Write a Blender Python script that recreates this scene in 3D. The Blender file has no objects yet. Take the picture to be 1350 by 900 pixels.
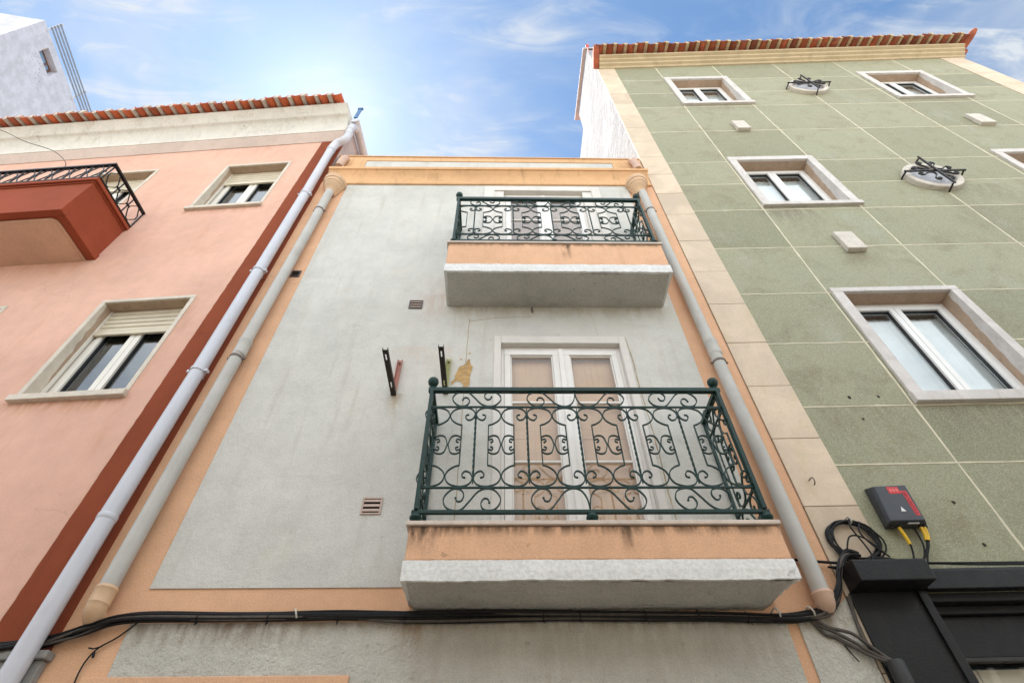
import bpy, bmesh, math, random
from mathutils import Matrix, Vector
rad = math.radians
random.seed(7)
S = bpy.context.scene
COL = S.collection

# ------------------------------------------------------------------ camera, sky, sun, exposure
cam = bpy.data.objects.new("camera", bpy.data.cameras.new("camera"))
COL.objects.link(cam)
cam.data.sensor_width = 36.0
cam.data.lens = 18.828
cam.data.clip_start = 0.05
cam.data.clip_end = 600.0
cam.matrix_world = Matrix(((0.9997867, -0.0038573, -0.0202920, 0.0),
                           (-0.0163094, -0.7502502, -0.6609528, 0.0),
                           (-0.0126746, 0.6611428, -0.7501530, 1.6),
                           (0, 0, 0, 1)))
S.camera = cam

SUN_DIR = Vector((-0.29135, 0.31552, 0.90309)).normalized()
SUN_EL = math.asin(SUN_DIR.z)
SUN_ROT = math.atan2(SUN_DIR.x, SUN_DIR.y)          # clockwise from +Y
sun = bpy.data.objects.new("sun", bpy.data.lights.new("sun", 'SUN'))
COL.objects.link(sun)
sun.data.energy = 4.0
sun.data.angle = rad(0.5)
sun.data.color = (1.0, 0.94, 0.85)
sun.rotation_euler = (-SUN_DIR).to_track_quat('-Z', 'Y').to_euler()

world = bpy.data.worlds.new("World")
S.world = world
world.use_nodes = True
wt = world.node_tree
wt.nodes.clear()
def wn(t, **k):
    n = wt.nodes.new(t)
    for a, b in k.items():
        setattr(n, a, b)
    return n
def wmath(op, a, b=None, c=None):
    n = wn('ShaderNodeMath', operation=op)
    for i, v in enumerate((a, b, c)):
        if v is None: continue
        if isinstance(v, (int, float)): n.inputs[i].default_value = v
        else: wt.links.new(v, n.inputs[i])
    return n.outputs[0]
sky = wn('ShaderNodeTexSky', sky_type='NISHITA', sun_disc=False)
sky.sun_elevation = SUN_EL
sky.sun_rotation = SUN_ROT
sky.air_density = 1.0
sky.dust_density = 0.22
sky.ozone_density = 1.0
sky.altitude = 20
tc = wn('ShaderNodeTexCoord')
sep = wn('ShaderNodeSeparateXYZ')
wt.links.new(tc.outputs['Generated'], sep.inputs[0])
zc = wmath('MAXIMUM', sep.outputs[2], 0.08)
px = wmath('DIVIDE', sep.outputs[0], zc)
py = wmath('DIVIDE', sep.outputs[1], zc)
cmb = wn('ShaderNodeCombineXYZ')
wt.links.new(px, cmb.inputs[0]); wt.links.new(py, cmb.inputs[1])
def cloud(rot, scale, nscale, detail, rough, dist, lo, hi, loc=(0, 0, 0)):
    m = wn('ShaderNodeMapping')
    m.inputs['Rotation'].default_value = (0, 0, rad(rot))
    m.inputs['Scale'].default_value = scale
    m.inputs['Location'].default_value = loc
    wt.links.new(cmb.outputs[0], m.inputs[0])
    n = wn('ShaderNodeTexNoise')
    n.inputs['Scale'].default_value = nscale
    n.inputs['Detail'].default_value = detail
    n.inputs['Roughness'].default_value = rough
    n.inputs['Distortion'].default_value = dist
    wt.links.new(m.outputs[0], n.inputs['Vector'])
    r = wn('ShaderNodeMapRange', interpolation_type='SMOOTHSTEP')
    r.inputs[1].default_value = lo; r.inputs[2].default_value = hi
    wt.links.new(n.outputs[0], r.inputs[0])
    return r.outputs[0]
c_broad = cloud(25, (1.0, 1.7, 1), 2.2, 5, 0.55, 0.4, 0.42, 0.74, (0.35, 0.1, 0))
c_wisp = cloud(-35, (1.0, 3.2, 1), 4.0, 9, 0.62, 1.1, 0.45, 0.80, (1.3, 0.2, 0))
fill_bank = wn('ShaderNodeMapRange', interpolation_type='SMOOTHSTEP')  # unseen cloud bank behind the camera, added to brighten the shaded facades
wt.links.new(sep.outputs[1], fill_bank.inputs[0])
fill_bank.inputs[1].default_value = 0.05; fill_bank.inputs[2].default_value = -0.35
fill_bank_n = cloud(10, (1, 1, 1), 1.6, 6, 0.6, 0.3, 0.30, 0.60, (2.0, 4.0, 0))
fill_bank_m = wmath('MULTIPLY', fill_bank.outputs[0], wmath('ADD', wmath('MULTIPLY', fill_bank_n, 0.5), 0.45))
c_thin = wmath('MINIMUM', wmath('ADD', wmath('MULTIPLY', c_broad, 0.50), wmath('MULTIPLY', wmath('MULTIPLY', c_wisp, wmath('ADD', c_broad, 0.3)), 1.15)), 0.85)
c_mask = wmath('MAXIMUM', c_thin, fill_bank_m)
# the thin cloud veil scatters sunlight forward: brighter towards the sun's direction
vd = wn('ShaderNodeVectorMath', operation='DOT_PRODUCT')
wt.links.new(tc.outputs['Generated'], vd.inputs[0])
vd.inputs[1].default_value = SUN_DIR
dotp = wmath('MAXIMUM', vd.outputs['Value'], 0.0)
g1 = wmath('POWER', dotp, 230.0)
g2 = wmath('POWER', dotp, 30.0)
glow = wmath('ADD', wmath('MULTIPLY', g1, 1.6), wmath('MULTIPLY', g2, 0.55))
bg1 = wn('ShaderNodeBackground'); bg1.inputs[1].default_value = 0.105
tint = wn('ShaderNodeMix', data_type='RGBA', blend_type='MULTIPLY'); tint.inputs[0].default_value = 1.0
tint.inputs[7].default_value = (0.90, 1.05, 1.07, 1)
wt.links.new(sky.outputs[0], tint.inputs[6]); wt.links.new(tint.outputs[2], bg1.inputs[0])
bg2 = wn('ShaderNodeBackground')
bg2.inputs[0].default_value = (0.93, 0.97, 1.0, 1)
wt.links.new(wmath('ADD', wmath('ADD', 0.47, wmath('MULTIPLY', fill_bank.outputs[0], 0.85)), wmath('MULTIPLY', glow, 0.03)), bg2.inputs[1])
mixb = wn('ShaderNodeMixShader')
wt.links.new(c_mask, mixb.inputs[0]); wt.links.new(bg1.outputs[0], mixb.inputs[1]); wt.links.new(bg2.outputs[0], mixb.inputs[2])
bg3 = wn('ShaderNodeBackground'); bg3.inputs[0].default_value = (1.0, 0.97, 0.92, 1)
wt.links.new(wmath('MULTIPLY', glow, 0.05), bg3.inputs[1])
addb = wn('ShaderNodeAddShader')
wt.links.new(mixb.outputs[0], addb.inputs[0]); wt.links.new(bg3.outputs[0], addb.inputs[1])
wo = wn('ShaderNodeOutputWorld')
wt.links.new(addb.outputs[0], wo.inputs[0])

S.render.engine = 'CYCLES'
S.view_settings.view_transform = 'Standard'
S.view_settings.look = 'None'
S.view_settings.gamma = 1.0
S.view_settings.exposure = 0.96
S.cycles.max_bounces = 8
S.cycles.diffuse_bounces = 4
S.cycles.transparent_max_bounces = 12

# ------------------------------------------------------------------ materials
class NT:
    def __init__(s, name):
        s.m = bpy.data.materials.new(name); s.m.use_nodes = True
        s.t = s.m.node_tree; s.t.nodes.clear()
        s.out = s.n('ShaderNodeOutputMaterial')
        s.tc = s.n('ShaderNodeTexCoord').outputs['Object']
    def n(s, typ, **k):
        x = s.t.nodes.new(typ)
        for a, b in k.items(): setattr(x, a, b)
        return x
    def set(s, sock, v):
        if hasattr(v, 'links') or isinstance(v, bpy.types.NodeSocket): s.t.links.new(v, sock)
        else: sock.default_value = v
    def math(s, op, a, b=0.0, clamp=False):
        x = s.n('ShaderNodeMath', operation=op); x.use_clamp = clamp
        s.set(x.inputs[0], a); s.set(x.inputs[1], b); return x.outputs[0]
    def noise(s, scale, detail=4, rough=0.55, stretch=(1, 1, 1), dist=0.0, off=(0, 0, 0)):
        mp = s.n('ShaderNodeMapping')
        mp.inputs['Scale'].default_value = stretch; mp.inputs['Location'].default_value = off
        s.t.links.new(s.tc, mp.inputs[0])
        x = s.n('ShaderNodeTexNoise')
        x.inputs['Scale'].default_value = scale; x.inputs['Detail'].default_value = detail
        x.inputs['Roughness'].default_value = rough; x.inputs['Distortion'].default_value = dist
        s.t.links.new(mp.outputs[0], x.inputs['Vector'])
        return x.outputs[0]
    def ramp(s, v, lo, hi, a=0.0, b=1.0):
        r = s.n('ShaderNodeMapRange', interpolation_type='SMOOTHSTEP')
        s.set(r.inputs[0], v); r.inputs[1].default_value = lo; r.inputs[2].default_value = hi
        r.inputs[3].default_value = a; r.inputs[4].default_value = b
        return r.outputs[0]
    def mix(s, f, a, b, mode='MIX'):
        x = s.n('ShaderNodeMix', data_type='RGBA', blend_type=mode)
        s.set(x.inputs[0], f)
        s.set(x.inputs[6], a if not isinstance(a, tuple) else (*a[:3], 1)); s.set(x.inputs[7], b if not isinstance(b, tuple) else (*b[:3], 1))
        return x.outputs[2]
    def bump(s, h, strength=0.5, dist=0.01, prev=None):
        x = s.n('ShaderNodeBump'); x.inputs['Strength'].default_value = strength; x.inputs['Distance'].default_value = dist
        s.t.links.new(h, x.inputs['Height'])
        if prev is not None: s.t.links.new(prev, x.inputs['Normal'])
        return x.outputs[0]
    def done(s, color, rough=0.8, normal=None, metal=0.0, spec=0.5):
        p = s.n('ShaderNodeBsdfPrincipled')
        s.set(p.inputs['Base Color'], (*color[:3], 1) if isinstance(color, tuple) else color)
        s.set(p.inputs['Roughness'], rough); p.inputs['Metallic'].default_value = metal
        p.inputs['Specular IOR Level'].default_value = spec
        if normal is not None: s.t.links.new(normal, p.inputs['Normal'])
        s.t.links.new(p.outputs[0], s.out.inputs[0])
        return s.m

def stain_masks(t, c, masks):
    sx = t.n('ShaderNodeSeparateXYZ'); t.t.links.new(t.tc, sx.inputs[0])
    for s0, s1, z0, z1, soft, amt, col, seed in masks:
        # soft box, ragged by streaky noise; z0 is the ragged lower end
        a = t.math('MULTIPLY', t.ramp(sx.outputs[0], s0 - soft, s0 + soft), t.ramp(sx.outputs[0], s1 - soft, s1 + soft, 1, 0))
        b = t.math('MULTIPLY', t.ramp(sx.outputs[2], z0, z1), t.ramp(sx.outputs[2], z1, z1 + .012, 1, 0))
        n = t.ramp(t.noise(5.5, 7, 0.68, stretch=(2.2, 2.2, 0.55), off=(seed, 0, seed * 2.3)), 0.36, 0.60)
        m = t.math('MULTIPLY', t.math('MULTIPLY', a, b), t.math('MULTIPLY', n, amt))
        c = t.mix(m, c, col)
    return c
def scl(c, k): return tuple(min(1, x * k) for x in c[:3])

def stucco(name, col, mottle=0.16, grain=55, gd=0.006, gs=0.55, stain=(0.20, 0.15, 0.10), samt=0.25, streak=True, lump=0.0, cracks=0.0, spots=0.0, off=(0, 0, 0), patch=None, masks=()):
    t = NT(name)
    big = t.noise(0.9, 6, 0.62, off=off)
    mid = t.noise(6.0, 5, 0.6, off=off)
    fine = t.noise(grain * 2.0, 3, 0.6)
    c = t.mix(t.ramp(big, 0.3, 0.7), scl(col, 1 - mottle), scl(col, 1 + mottle * 0.6))
    c = t.mix(t.ramp(mid, 0.35, 0.7, 0, 0.5), c, t.mix(1.0, c, scl((1, 1, 1), 0.86), 'MULTIPLY'))
    c = t.mix(t.ramp(fine, 0.36, 0.62, 0.42, 0.0), c, t.mix(1.0, c, (0.66, 0.65, 0.63), 'MULTIPLY'))
    if patch:
        pm = t.ramp(t.noise(0.7, 7, 0.65, off=(3.1, 0.4, 1.7), dist=0.6), 0.53, 0.60)
        c = t.mix(t.math('MULTIPLY', pm, patch[1]), c, patch[0])
    if streak:
        st = t.noise(3.2, 6, 0.6, stretch=(2.6, 2.6, 0.22), off=off)
        c = t.mix(t.math('MULTIPLY', t.ramp(st, 0.52, 0.78), samt), c, stain)
    bl = t.noise(1.7, 7, 0.7, off=(7.0, 2.0, off[2] + 4.0))
    c = t.mix(t.math('MULTIPLY', t.ramp(bl, 0.55, 0.78), samt), c, stain)
    if spots > 0:
        sp = t.noise(14, 2, 0.5, off=(1, 5, 2))
        c = t.mix(t.math('MULTIPLY', t.ramp(sp, 0.70, 0.76), spots), c, scl(stain, 0.5))
    c = stain_masks(t, c, masks)
    h1 = t.noise(grain, 4, 0.62)
    h2 = t.noise(grain * 0.28, 3, 0.5)
    h = t.math('ADD', t.math('MULTIPLY', h1, 0.7), t.math('MULTIPLY', h2, 0.8))
    nm = t.bump(h, gs, gd)
    if lump > 0:
        tr = t.noise(2.0, 5, 0.6, stretch=(1, 1, 1.6), dist=1.2)
        nm = t.bump(tr, 0.6, lump, nm)
    if cracks > 0:
        v = t.n('ShaderNodeTexVoronoi', feature='DISTANCE_TO_EDGE')
        mp = t.n('ShaderNodeMapping'); mp.inputs['Scale'].default_value = (0.55, 1, 0.8)
        add = t.n('ShaderNodeVectorMath', operation='ADD')
        nn = t.n('ShaderNodeTexNoise'); nn.inputs['Scale'].default_value = 1.6; nn.inputs['Detail'].default_value = 6
        t.t.links.new(t.tc, nn.inputs['Vector'])
        t.t.links.new(t.tc, add.inputs[0]); t.t.links.new(nn.outputs[1], add.inputs[1])
        t.t.links.new(add.outputs[0], mp.inputs[0]); t.t.links.new(mp.outputs[0], v.inputs['Vector']); v.inputs['Scale'].default_value = 1.0
        ck = t.math('MULTIPLY', t.ramp(v.outputs['Distance'], 0.0, 0.006, 1, 0), t.ramp(t.noise(1.1, 2, 0.5, off=(9, 9, 9)), 0.5, 0.6))
        c = t.mix(t.math('MULTIPLY', ck, cracks), c, scl(stain, 0.7))
    return t.done(c, 0.88, nm, spec=0.25)

def plain(name, col, rough=0.5, var=0.08, nscale=9, bump=0.0, bscale=40, metal=0.0, spec=0.5, dirt=None, damt=0.25, tone=False):
    t = NT(name)
    c = t.mix(t.ramp(t.noise(nscale, 5, 0.6), 0.3, 0.7), scl(col, 1 - var), scl(col, 1 + var))
    if dirt:
        c = t.mix(t.math('MULTIPLY', t.ramp(t.noise(4, 7, 0.68, stretch=(1, 1, .5)), 0.48, 0.75), damt), c, dirt)
    if tone:
        at = t.n('ShaderNodeAttribute'); at.attribute_name = 'panel_tone'
        c = t.mix(1.0, c, t.mix(at.outputs['Fac'], (0.62, 0.66, 0.70), (1.12, 1.08, 1.0)), 'MULTIPLY')
    nm = t.bump(t.noise(bscale, 4, 0.6), 0.5, bump) if bump else None
    r = t.ramp(t.noise(nscale * 2, 4), 0.3, 0.7, max(0.02, rough - 0.08), min(1, rough + 0.08))
    return t.done(c, r, nm, metal, spec)

GREY = (0.635, 0.625, 0.58)
PEACH = (0.77, 0.46, 0.285)
PINK = (0.77, 0.47, 0.36)
TERRA = (0.27, 0.060, 0.022)
M = {}
M['grey'] = stucco('grey_render', GREY, 0.10, 70, 0.007, 0.7, (0.34, 0.28, 0.20), 0.30, lump=0.012, cracks=0.12, spots=0.15, patch=((0.62, 0.585, 0.51), 0.35), masks=[(-1.02, -.92, 4.5, 5.04, .05, .7, (.40, .29, .17), 5), (-.6, 1.9, 6.05, 6.40, .1, .6, (.42, .36, .25), 6), (-.9, -.6, 5.9, 6.6, .1, .6, (.52, .40, .33), 7), (-1.1, -.4, 4.9, 5.7, .2, .45, (.56, .46, .38), 8)])
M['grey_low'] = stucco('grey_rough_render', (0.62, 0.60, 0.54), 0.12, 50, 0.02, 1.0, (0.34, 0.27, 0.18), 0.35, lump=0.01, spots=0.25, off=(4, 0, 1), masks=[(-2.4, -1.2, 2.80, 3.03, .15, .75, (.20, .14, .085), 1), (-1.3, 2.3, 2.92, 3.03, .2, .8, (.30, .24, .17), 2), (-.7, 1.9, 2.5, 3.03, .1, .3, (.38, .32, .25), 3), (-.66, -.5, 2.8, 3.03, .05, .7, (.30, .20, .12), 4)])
M['peach'] = stucco('peach_render', PEACH, 0.08, 60, 0.006, 0.6, (0.40, 0.22, 0.11), 0.22, cracks=0.2)
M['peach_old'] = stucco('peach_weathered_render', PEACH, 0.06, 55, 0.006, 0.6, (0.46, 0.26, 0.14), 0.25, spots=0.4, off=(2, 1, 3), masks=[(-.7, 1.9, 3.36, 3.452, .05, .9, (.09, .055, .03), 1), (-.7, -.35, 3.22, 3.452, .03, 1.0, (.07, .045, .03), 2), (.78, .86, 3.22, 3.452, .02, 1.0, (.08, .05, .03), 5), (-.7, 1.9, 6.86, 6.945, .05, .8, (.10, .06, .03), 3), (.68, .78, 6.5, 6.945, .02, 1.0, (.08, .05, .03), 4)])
M['peach_moulding'] = stucco('peach_moulding_paint', (0.74, 0.45, 0.24), 0.08, 50, 0.003, 0.4, (0.25, 0.14, 0.06), 0.45, off=(5, 0, 0))
M['pink'] = stucco('pink_render', PINK, 0.10, 75, 0.004, 0.5, (0.58, 0.29, 0.18), 0.42, cracks=0.25, masks=[(-1.9, -.68, 4.82, 5.06, .06, .7, (.50, .25, .14), 1), (-1.9, -.7, 8.65, 8.84, .06, .5, (.50, .25, .14), 2), (-4.5, -2.4, 7.0, 7.6, .3, .5, (.62, .34, .2), 3), (-.75, -.6, 5.0, 6.6, .04, .5, (.50, .30, .2), 4)], lump=0.006, off=(1, 0, 2), patch=((0.70, 0.42, 0.33), 0.3))
M['terra'] = stucco('terracotta_paint', TERRA, 0.10, 60, 0.004, 0.5, (0.12, 0.03, 0.015), 0.25)
M['balc_terra'] = stucco('balcony_terracotta_paint', (0.33, 0.072, 0.032), 0.10, 80, 0.003, 0.45, (0.28, 0.075, 0.04), 0.35, streak=False)
M['soffit_pink'] = stucco('soffit_pink_paint', (0.74, 0.47, 0.33), 0.08, 40, 0.003, 0.4, (0.40, 0.2, 0.12), 0.3, streak=False)
M['white_edge'] = stucco('white_slab_edge', (0.78, 0.775, 0.75), 0.03, 24, 0.016, 0.6, (0.42, 0.37, 0.30), 0.25, spots=0.5, streak=False)
M['soffit_grey'] = stucco('soffit_rough_render', (0.54, 0.53, 0.48), 0.14, 32, 0.03, 1.0, (0.16, 0.14, 0.11), 0.45, spots=0.4, streak=False)
M['cornice_white'] = stucco('cornice_old_white', (0.74, 0.71, 0.64), 0.07, 30, 0.002, 0.3, (0.40, 0.33, 0.23), 0.5, streak=True, cracks=0.5, spots=0.25)
M['frieze'] = stucco('frieze_dusty_pink', (0.64, 0.51, 0.44), 0.08, 40, 0.002, 0.3, (0.34, 0.24, 0.18), 0.3, streak=False, spots=0.2)
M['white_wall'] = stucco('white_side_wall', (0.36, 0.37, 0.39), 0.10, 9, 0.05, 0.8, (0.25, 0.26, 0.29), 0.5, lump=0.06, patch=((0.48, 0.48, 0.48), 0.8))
M['tower'] = stucco('tower_white_paint', (0.62, 0.62, 0.68), 0.05, 1.2, 0.004, 0.15, (0.36, 0.36, 0.42), 0.35)
M['old_wall'] = stucco('old_party_wall', (0.50, 0.43, 0.42), 0.2, 14, 0.02, 0.6, (0.26, 0.15, 0.15), 0.5)

def terrazzo():
    t = NT('green_terrazzo_panels')
    at = t.n('ShaderNodeAttribute'); at.attribute_name = 'panel_tone'
    rv = at.outputs['Fac']
    c = t.mix(rv, (0.262, 0.250, 0.152), (0.358, 0.338, 0.220))
    c = t.mix(t.ramp(t.noise(0.8, 6, 0.62), 0.35, 0.68), c, t.mix(1.0, c, (0.94, 1.0, 1.0), 'MULTIPLY'))
    c = t.mix(t.math('MULTIPLY', t.ramp(t.noise(2.4, 7, 0.68, dist=0.5), 0.48, 0.70), 0.6), c, (0.215, 0.18, 0.10))
    c = t.mix(t.math('MULTIPLY', t.ramp(t.noise(1.6, 6, 0.65, off=(4, 0, 8), stretch=(1, 1, .6)), 0.54, 0.74), 0.5), c, (0.42, 0.43, 0.36))
    c = stain_masks(t, c, [(1.4, 2.2, 8.0, 8.74, .25, .85, (.15, .12, .075), 1), (1.5, 3.2, 4.3, 4.90, .3, .7, (.17, .14, .08), 2), (1.4, 3.0, 12.7, 13.24, .2, .6, (.2, .17, .1), 3), (6, 7.6, 12.9, 13.37, .2, .6, (.2, .17, .1), 4), (4.6, 5.4, 8.3, 9.35, .2, .7, (.19, .16, .09), 5), (2.0, 2.5, 7.0, 7.48, .1, .7, (.2, .16, .09), 6), (.45, 1.45, 4.2, 4.9, .3, .5, (.2, .17, .1), 7), (4.2, 4.6, 6.6, 9.1, .08, .6, (.2, .165, .09), 8)])
    v = t.n('ShaderNodeTexVoronoi'); v.inputs['Scale'].default_value = 150
    t.t.links.new(t.tc, v.inputs['Vector'])
    sp = t.n('ShaderNodeSeparateColor'); t.t.links.new(v.outputs['Color'], sp.inputs[0])
    c = t.mix(t.ramp(sp.outputs[0], 0.1, 0.9, 0.0, 0.42), c, (0.16, 0.15, 0.10))
    c = t.mix(t.ramp(sp.outputs[1], 0.62, 0.95, 0.0, 0.45), c, (0.46, 0.46, 0.38))
    nm = t.bump(t.noise(140, 3, 0.6), 0.5, 0.004)
    return t.done(c, 0.72, nm, spec=0.35)
M['green'] = terrazzo()

def stone(name, col, vein, rough=0.6, amt=0.5, sc=3.0, attr=False, bump=0.002):
    t = NT(name)
    c = t.mix(t.ramp(t.noise(sc, 7, 0.65, dist=0.8), 0.32, 0.7), scl(col, 0.88), scl(col, 1.08))
    c = t.mix(t.math('MULTIPLY', t.ramp(t.noise(sc * 2.2, 8, 0.7, stretch=(1, 1, 0.35), dist=1.2, off=(3, 3, 1)), 0.52, 0.72), amt), c, vein)
    c = t.mix(t.ramp(t.noise(70, 3, 0.6), 0.35, 0.6, 0.3, 0.0), c, scl(col, 0.72))
    if attr:
        at = t.n('ShaderNodeAttribute'); at.attribute_name = 'panel_tone'
        c = t.mix(1.0, c, t.mix(at.outputs['Fac'], (0.86, 0.85, 0.82), (1.06, 1.04, 1.02)), 'MULTIPLY')
    nm = t.bump(t.noise(60, 5, 0.65), 0.45, bump)
    return t.done(c, rough, nm, spec=0.35)
M['pilaster'] = stone('pilaster_limestone', (0.66, 0.54, 0.415), (0.54, 0.44, 0.24), 0.7, 0.5, 1.8, True)
M['surround'] = stone('window_marble', (0.62, 0.575, 0.54), (0.38, 0.28, 0.21), 0.5, 0.6, 3.5)
M['surround_cream'] = stone('window_cream_marble', (0.64, 0.57, 0.47), (0.40, 0.30, 0.21), 0.5, 0.6, 4.0)
M['slab_stone'] = stone('balcony_slab_stone', (0.62, 0.52, 0.44), (0.35, 0.26, 0.2), 0.5, 0.3, 5)
M['cornice_stone'] = stone('eave_cornice_stone', (0.56, 0.45, 0.29), (0.36, 0.27, 0.15), 0.7, 0.5, 2.2)
M['joint'] = plain('cream_joint_mortar', (0.66, 0.60, 0.45), 0.85, 0.12, 5, 0.002, 60)
M['dark_joint'] = plain('dark_stone_joint', (0.20, 0.15, 0.10), 0.9, 0.1)
M['tile'] = plain('terracotta_roof_tile', (0.58, 0.135, 0.05), 0.75, 0.22, 5, 0.003, 45, dirt=(0.22, 0.07, 0.04), damt=0.4, tone=True)
M['tile_old'] = plain('weathered_roof_tile', (0.40, 0.105, 0.05), 0.8, 0.3, 5, 0.004, 40, dirt=(0.13, 0.075, 0.06), damt=0.75, tone=True)
M['mortar'] = plain('roof_mortar_grey', (0.52, 0.46, 0.39), 0.9, 0.15, 12, 0.006, 50)
M['mortar_tan'] = plain('roof_mortar_tan', (0.50, 0.39, 0.24), 0.9, 0.2, 12, 0.006, 50)
M['pipe_white'] = plain('white_pvc_pipe', (0.56, 0.57, 0.62), 0.38, 0.04, 3, dirt=(0.40, 0.39, 0.40), damt=0.45)
M['pipe_grey'] = plain('grey_painted_pipe', (0.47, 0.455, 0.42), 0.55, 0.06, 6, 0.001, 60, dirt=(0.30, 0.26, 0.21), damt=0.5)
M['clay'] = plain('peach_painted_clay', (0.62, 0.41, 0.25), 0.65, 0.08, 6, 0.002, 60, dirt=(0.36, 0.22, 0.11), damt=0.35)
M['clay_pink'] = plain('pale_pink_clay_pipe', (0.58, 0.39, 0.29), 0.65, 0.1, 6, 0.002, 60, dirt=(0.45, 0.30, 0.2), damt=0.3)
M['clamp'] = plain('rusty_clamp_steel', (0.16, 0.12, 0.10), 0.6, 0.3, 40)
M['iron_green'] = plain('dark_green_iron_paint', (0.005, 0.030, 0.024), 0.38, 0.2, 30, 0.001, 90, spec=0.3)
M['iron_black'] = plain('black_iron_paint', (0.010, 0.011, 0.013), 0.4, 0.2, 30, 0.001, 90, spec=0.35)
M['iron_rust'] = plain('brown_wrought_iron', (0.014, 0.009, 0.008), 0.55, 0.35, 40, 0.001, 90)
M['bracket'] = plain('dark_brown_bracket_steel', (0.028, 0.02, 0.013), 0.55, 0.25, 20, spec=0.3)
M['bracket_red'] = plain('red_reflection_steel', (0.42, 0.17, 0.12), 0.5, 0.2, 20, dirt=(0.4, 0.38, 0.34), damt=0.8)  # reddish reflection on the wall plate, put into its base colour
M['bracket_green'] = plain('green_reflection_steel', (0.36, 0.36, 0.13), 0.5, 0.2, 20, dirt=(0.4, 0.33, 0.25), damt=0.6)  # yellow green reflection on the other plate, painted as base colour
M['pvc'] = plain('white_window_pvc', (0.80, 0.79, 0.77), 0.4, 0.03, 4)
M['pvc_cream'] = plain('cream_window_pvc', (0.74, 0.71, 0.64), 0.42, 0.04, 4)
M['roller'] = plain('cream_roller_slats', (0.60, 0.53, 0.40), 0.5, 0.06, 6)
M['door_white'] = plain('white_door_paint', (0.78, 0.75, 0.71), 0.45, 0.04, 5, 0.0008, 70)
M['door_surround'] = plain('offwhite_surround_paint', (0.66, 0.62, 0.57), 0.6, 0.05, 4, 0.0015, 60, dirt=(0.48, 0.42, 0.34), damt=0.3)
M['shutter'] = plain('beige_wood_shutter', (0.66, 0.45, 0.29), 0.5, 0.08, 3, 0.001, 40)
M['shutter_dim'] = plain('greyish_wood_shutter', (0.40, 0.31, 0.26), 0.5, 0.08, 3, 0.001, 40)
M['lining'] = stone('stained_reveal_plaster', (0.44, 0.32, 0.23), (0.26, 0.18, 0.12), 0.8, 0.7, 5)
M['curtain'] = plain('pale_curtain', (0.82, 0.84, 0.83), 0.9, 0.05, 3)
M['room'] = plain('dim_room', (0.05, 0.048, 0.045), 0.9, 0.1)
M['seal'] = plain('black_rubber_seal', (0.02, 0.02, 0.022), 0.6, 0.1)
M['cable'] = plain('black_cable_sheath', (0.006, 0.006, 0.007), 0.5, 0.25, 25, spec=0.25)
M['cable_dusty'] = plain('dusty_brown_cable', (0.075, 0.062, 0.052), 0.7, 0.3, 25)
M['yellow'] = plain('yellow_cable_sleeve', (0.75, 0.45, 0.01), 0.4, 0.08)
M['clip'] = plain('pale_cable_clip', (0.5, 0.47, 0.42), 0.5, 0.1)
M['box'] = plain('anthracite_plastic', (0.034, 0.038, 0.048), 0.42, 0.1, 12, 0.0006, 120)
M['red'] = plain('red_print', (0.55, 0.018, 0.022), 0.45, 0.05)
M['red_pale'] = plain('pale_red_print', (0.70, 0.13, 0.12), 0.45, 0.05)
M['print_dark'] = plain('dark_print', (0.06, 0.008, 0.01), 0.5, 0.05)
M['print_white'] = plain('white_print', (0.75, 0.75, 0.75), 0.5, 0.03)
M['label_grey'] = plain('grey_sticker', (0.34, 0.33, 0.31), 0.5, 0.1, 60)
M['shop'] = plain('black_shopfront_paint', (0.008, 0.008, 0.009), 0.5, 0.25, 6, 0.004, 60, spec=0.3, dirt=(0.022, 0.020, 0.019), damt=0.6)
M['shop_dust'] = plain('dusty_black_trim', (0.022, 0.021, 0.020), 0.6, 0.3, 10, 0.003, 60)
M['shop_pale'] = plain('pale_shop_blind', (0.75, 0.72, 0.62), 0.6, 0.06, 3)
M['ochre'] = plain('bare_ochre_plaster', (0.46, 0.29, 0.12), 0.95, 0.2, 20, 0.006, 60, dirt=(0.62, 0.56, 0.46), damt=0.7)
M['vent_pink'] = plain('pinkish_clay_vent', (0.50, 0.38, 0.32), 0.8, 0.1, 12)
M['vent_dark'] = plain('dark_vent_slats', (0.10, 0.08, 0.075), 0.7, 0.2, 15)
M['hole'] = plain('dark_drill_hole', (0.03, 0.022, 0.016), 0.9, 0.1)
M['block'] = stone('pale_stone_block', (0.62, 0.56, 0.49), (0.40, 0.36, 0.31), 0.6, 0.4, 6)
M['blue'] = plain('blue_gutter_end', (0.05, 0.14, 0.30), 0.5, 0.15)
M['asphalt'] = stucco('asphalt', (0.06, 0.06, 0.06), 0.12, 80, 0.004, 0.5, (0.04, 0.04, 0.04), 0.3, streak=False)
M['paving'] = stucco('limestone_setts', (0.52, 0.49, 0.43), 0.12, 18, 0.01, 0.5, (0.25, 0.23, 0.2), 0.3, streak=False)
M['opposite'] = stucco('cream_render_opposite', (0.74, 0.69, 0.60), 0.08, 40, 0.004, 0.5)
M['dull_stone'] = stone('dull_grey_plinth_stone', (0.27, 0.26, 0.245), (0.16, 0.15, 0.13), 0.7, 0.5, 4, False, 0.006)

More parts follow.
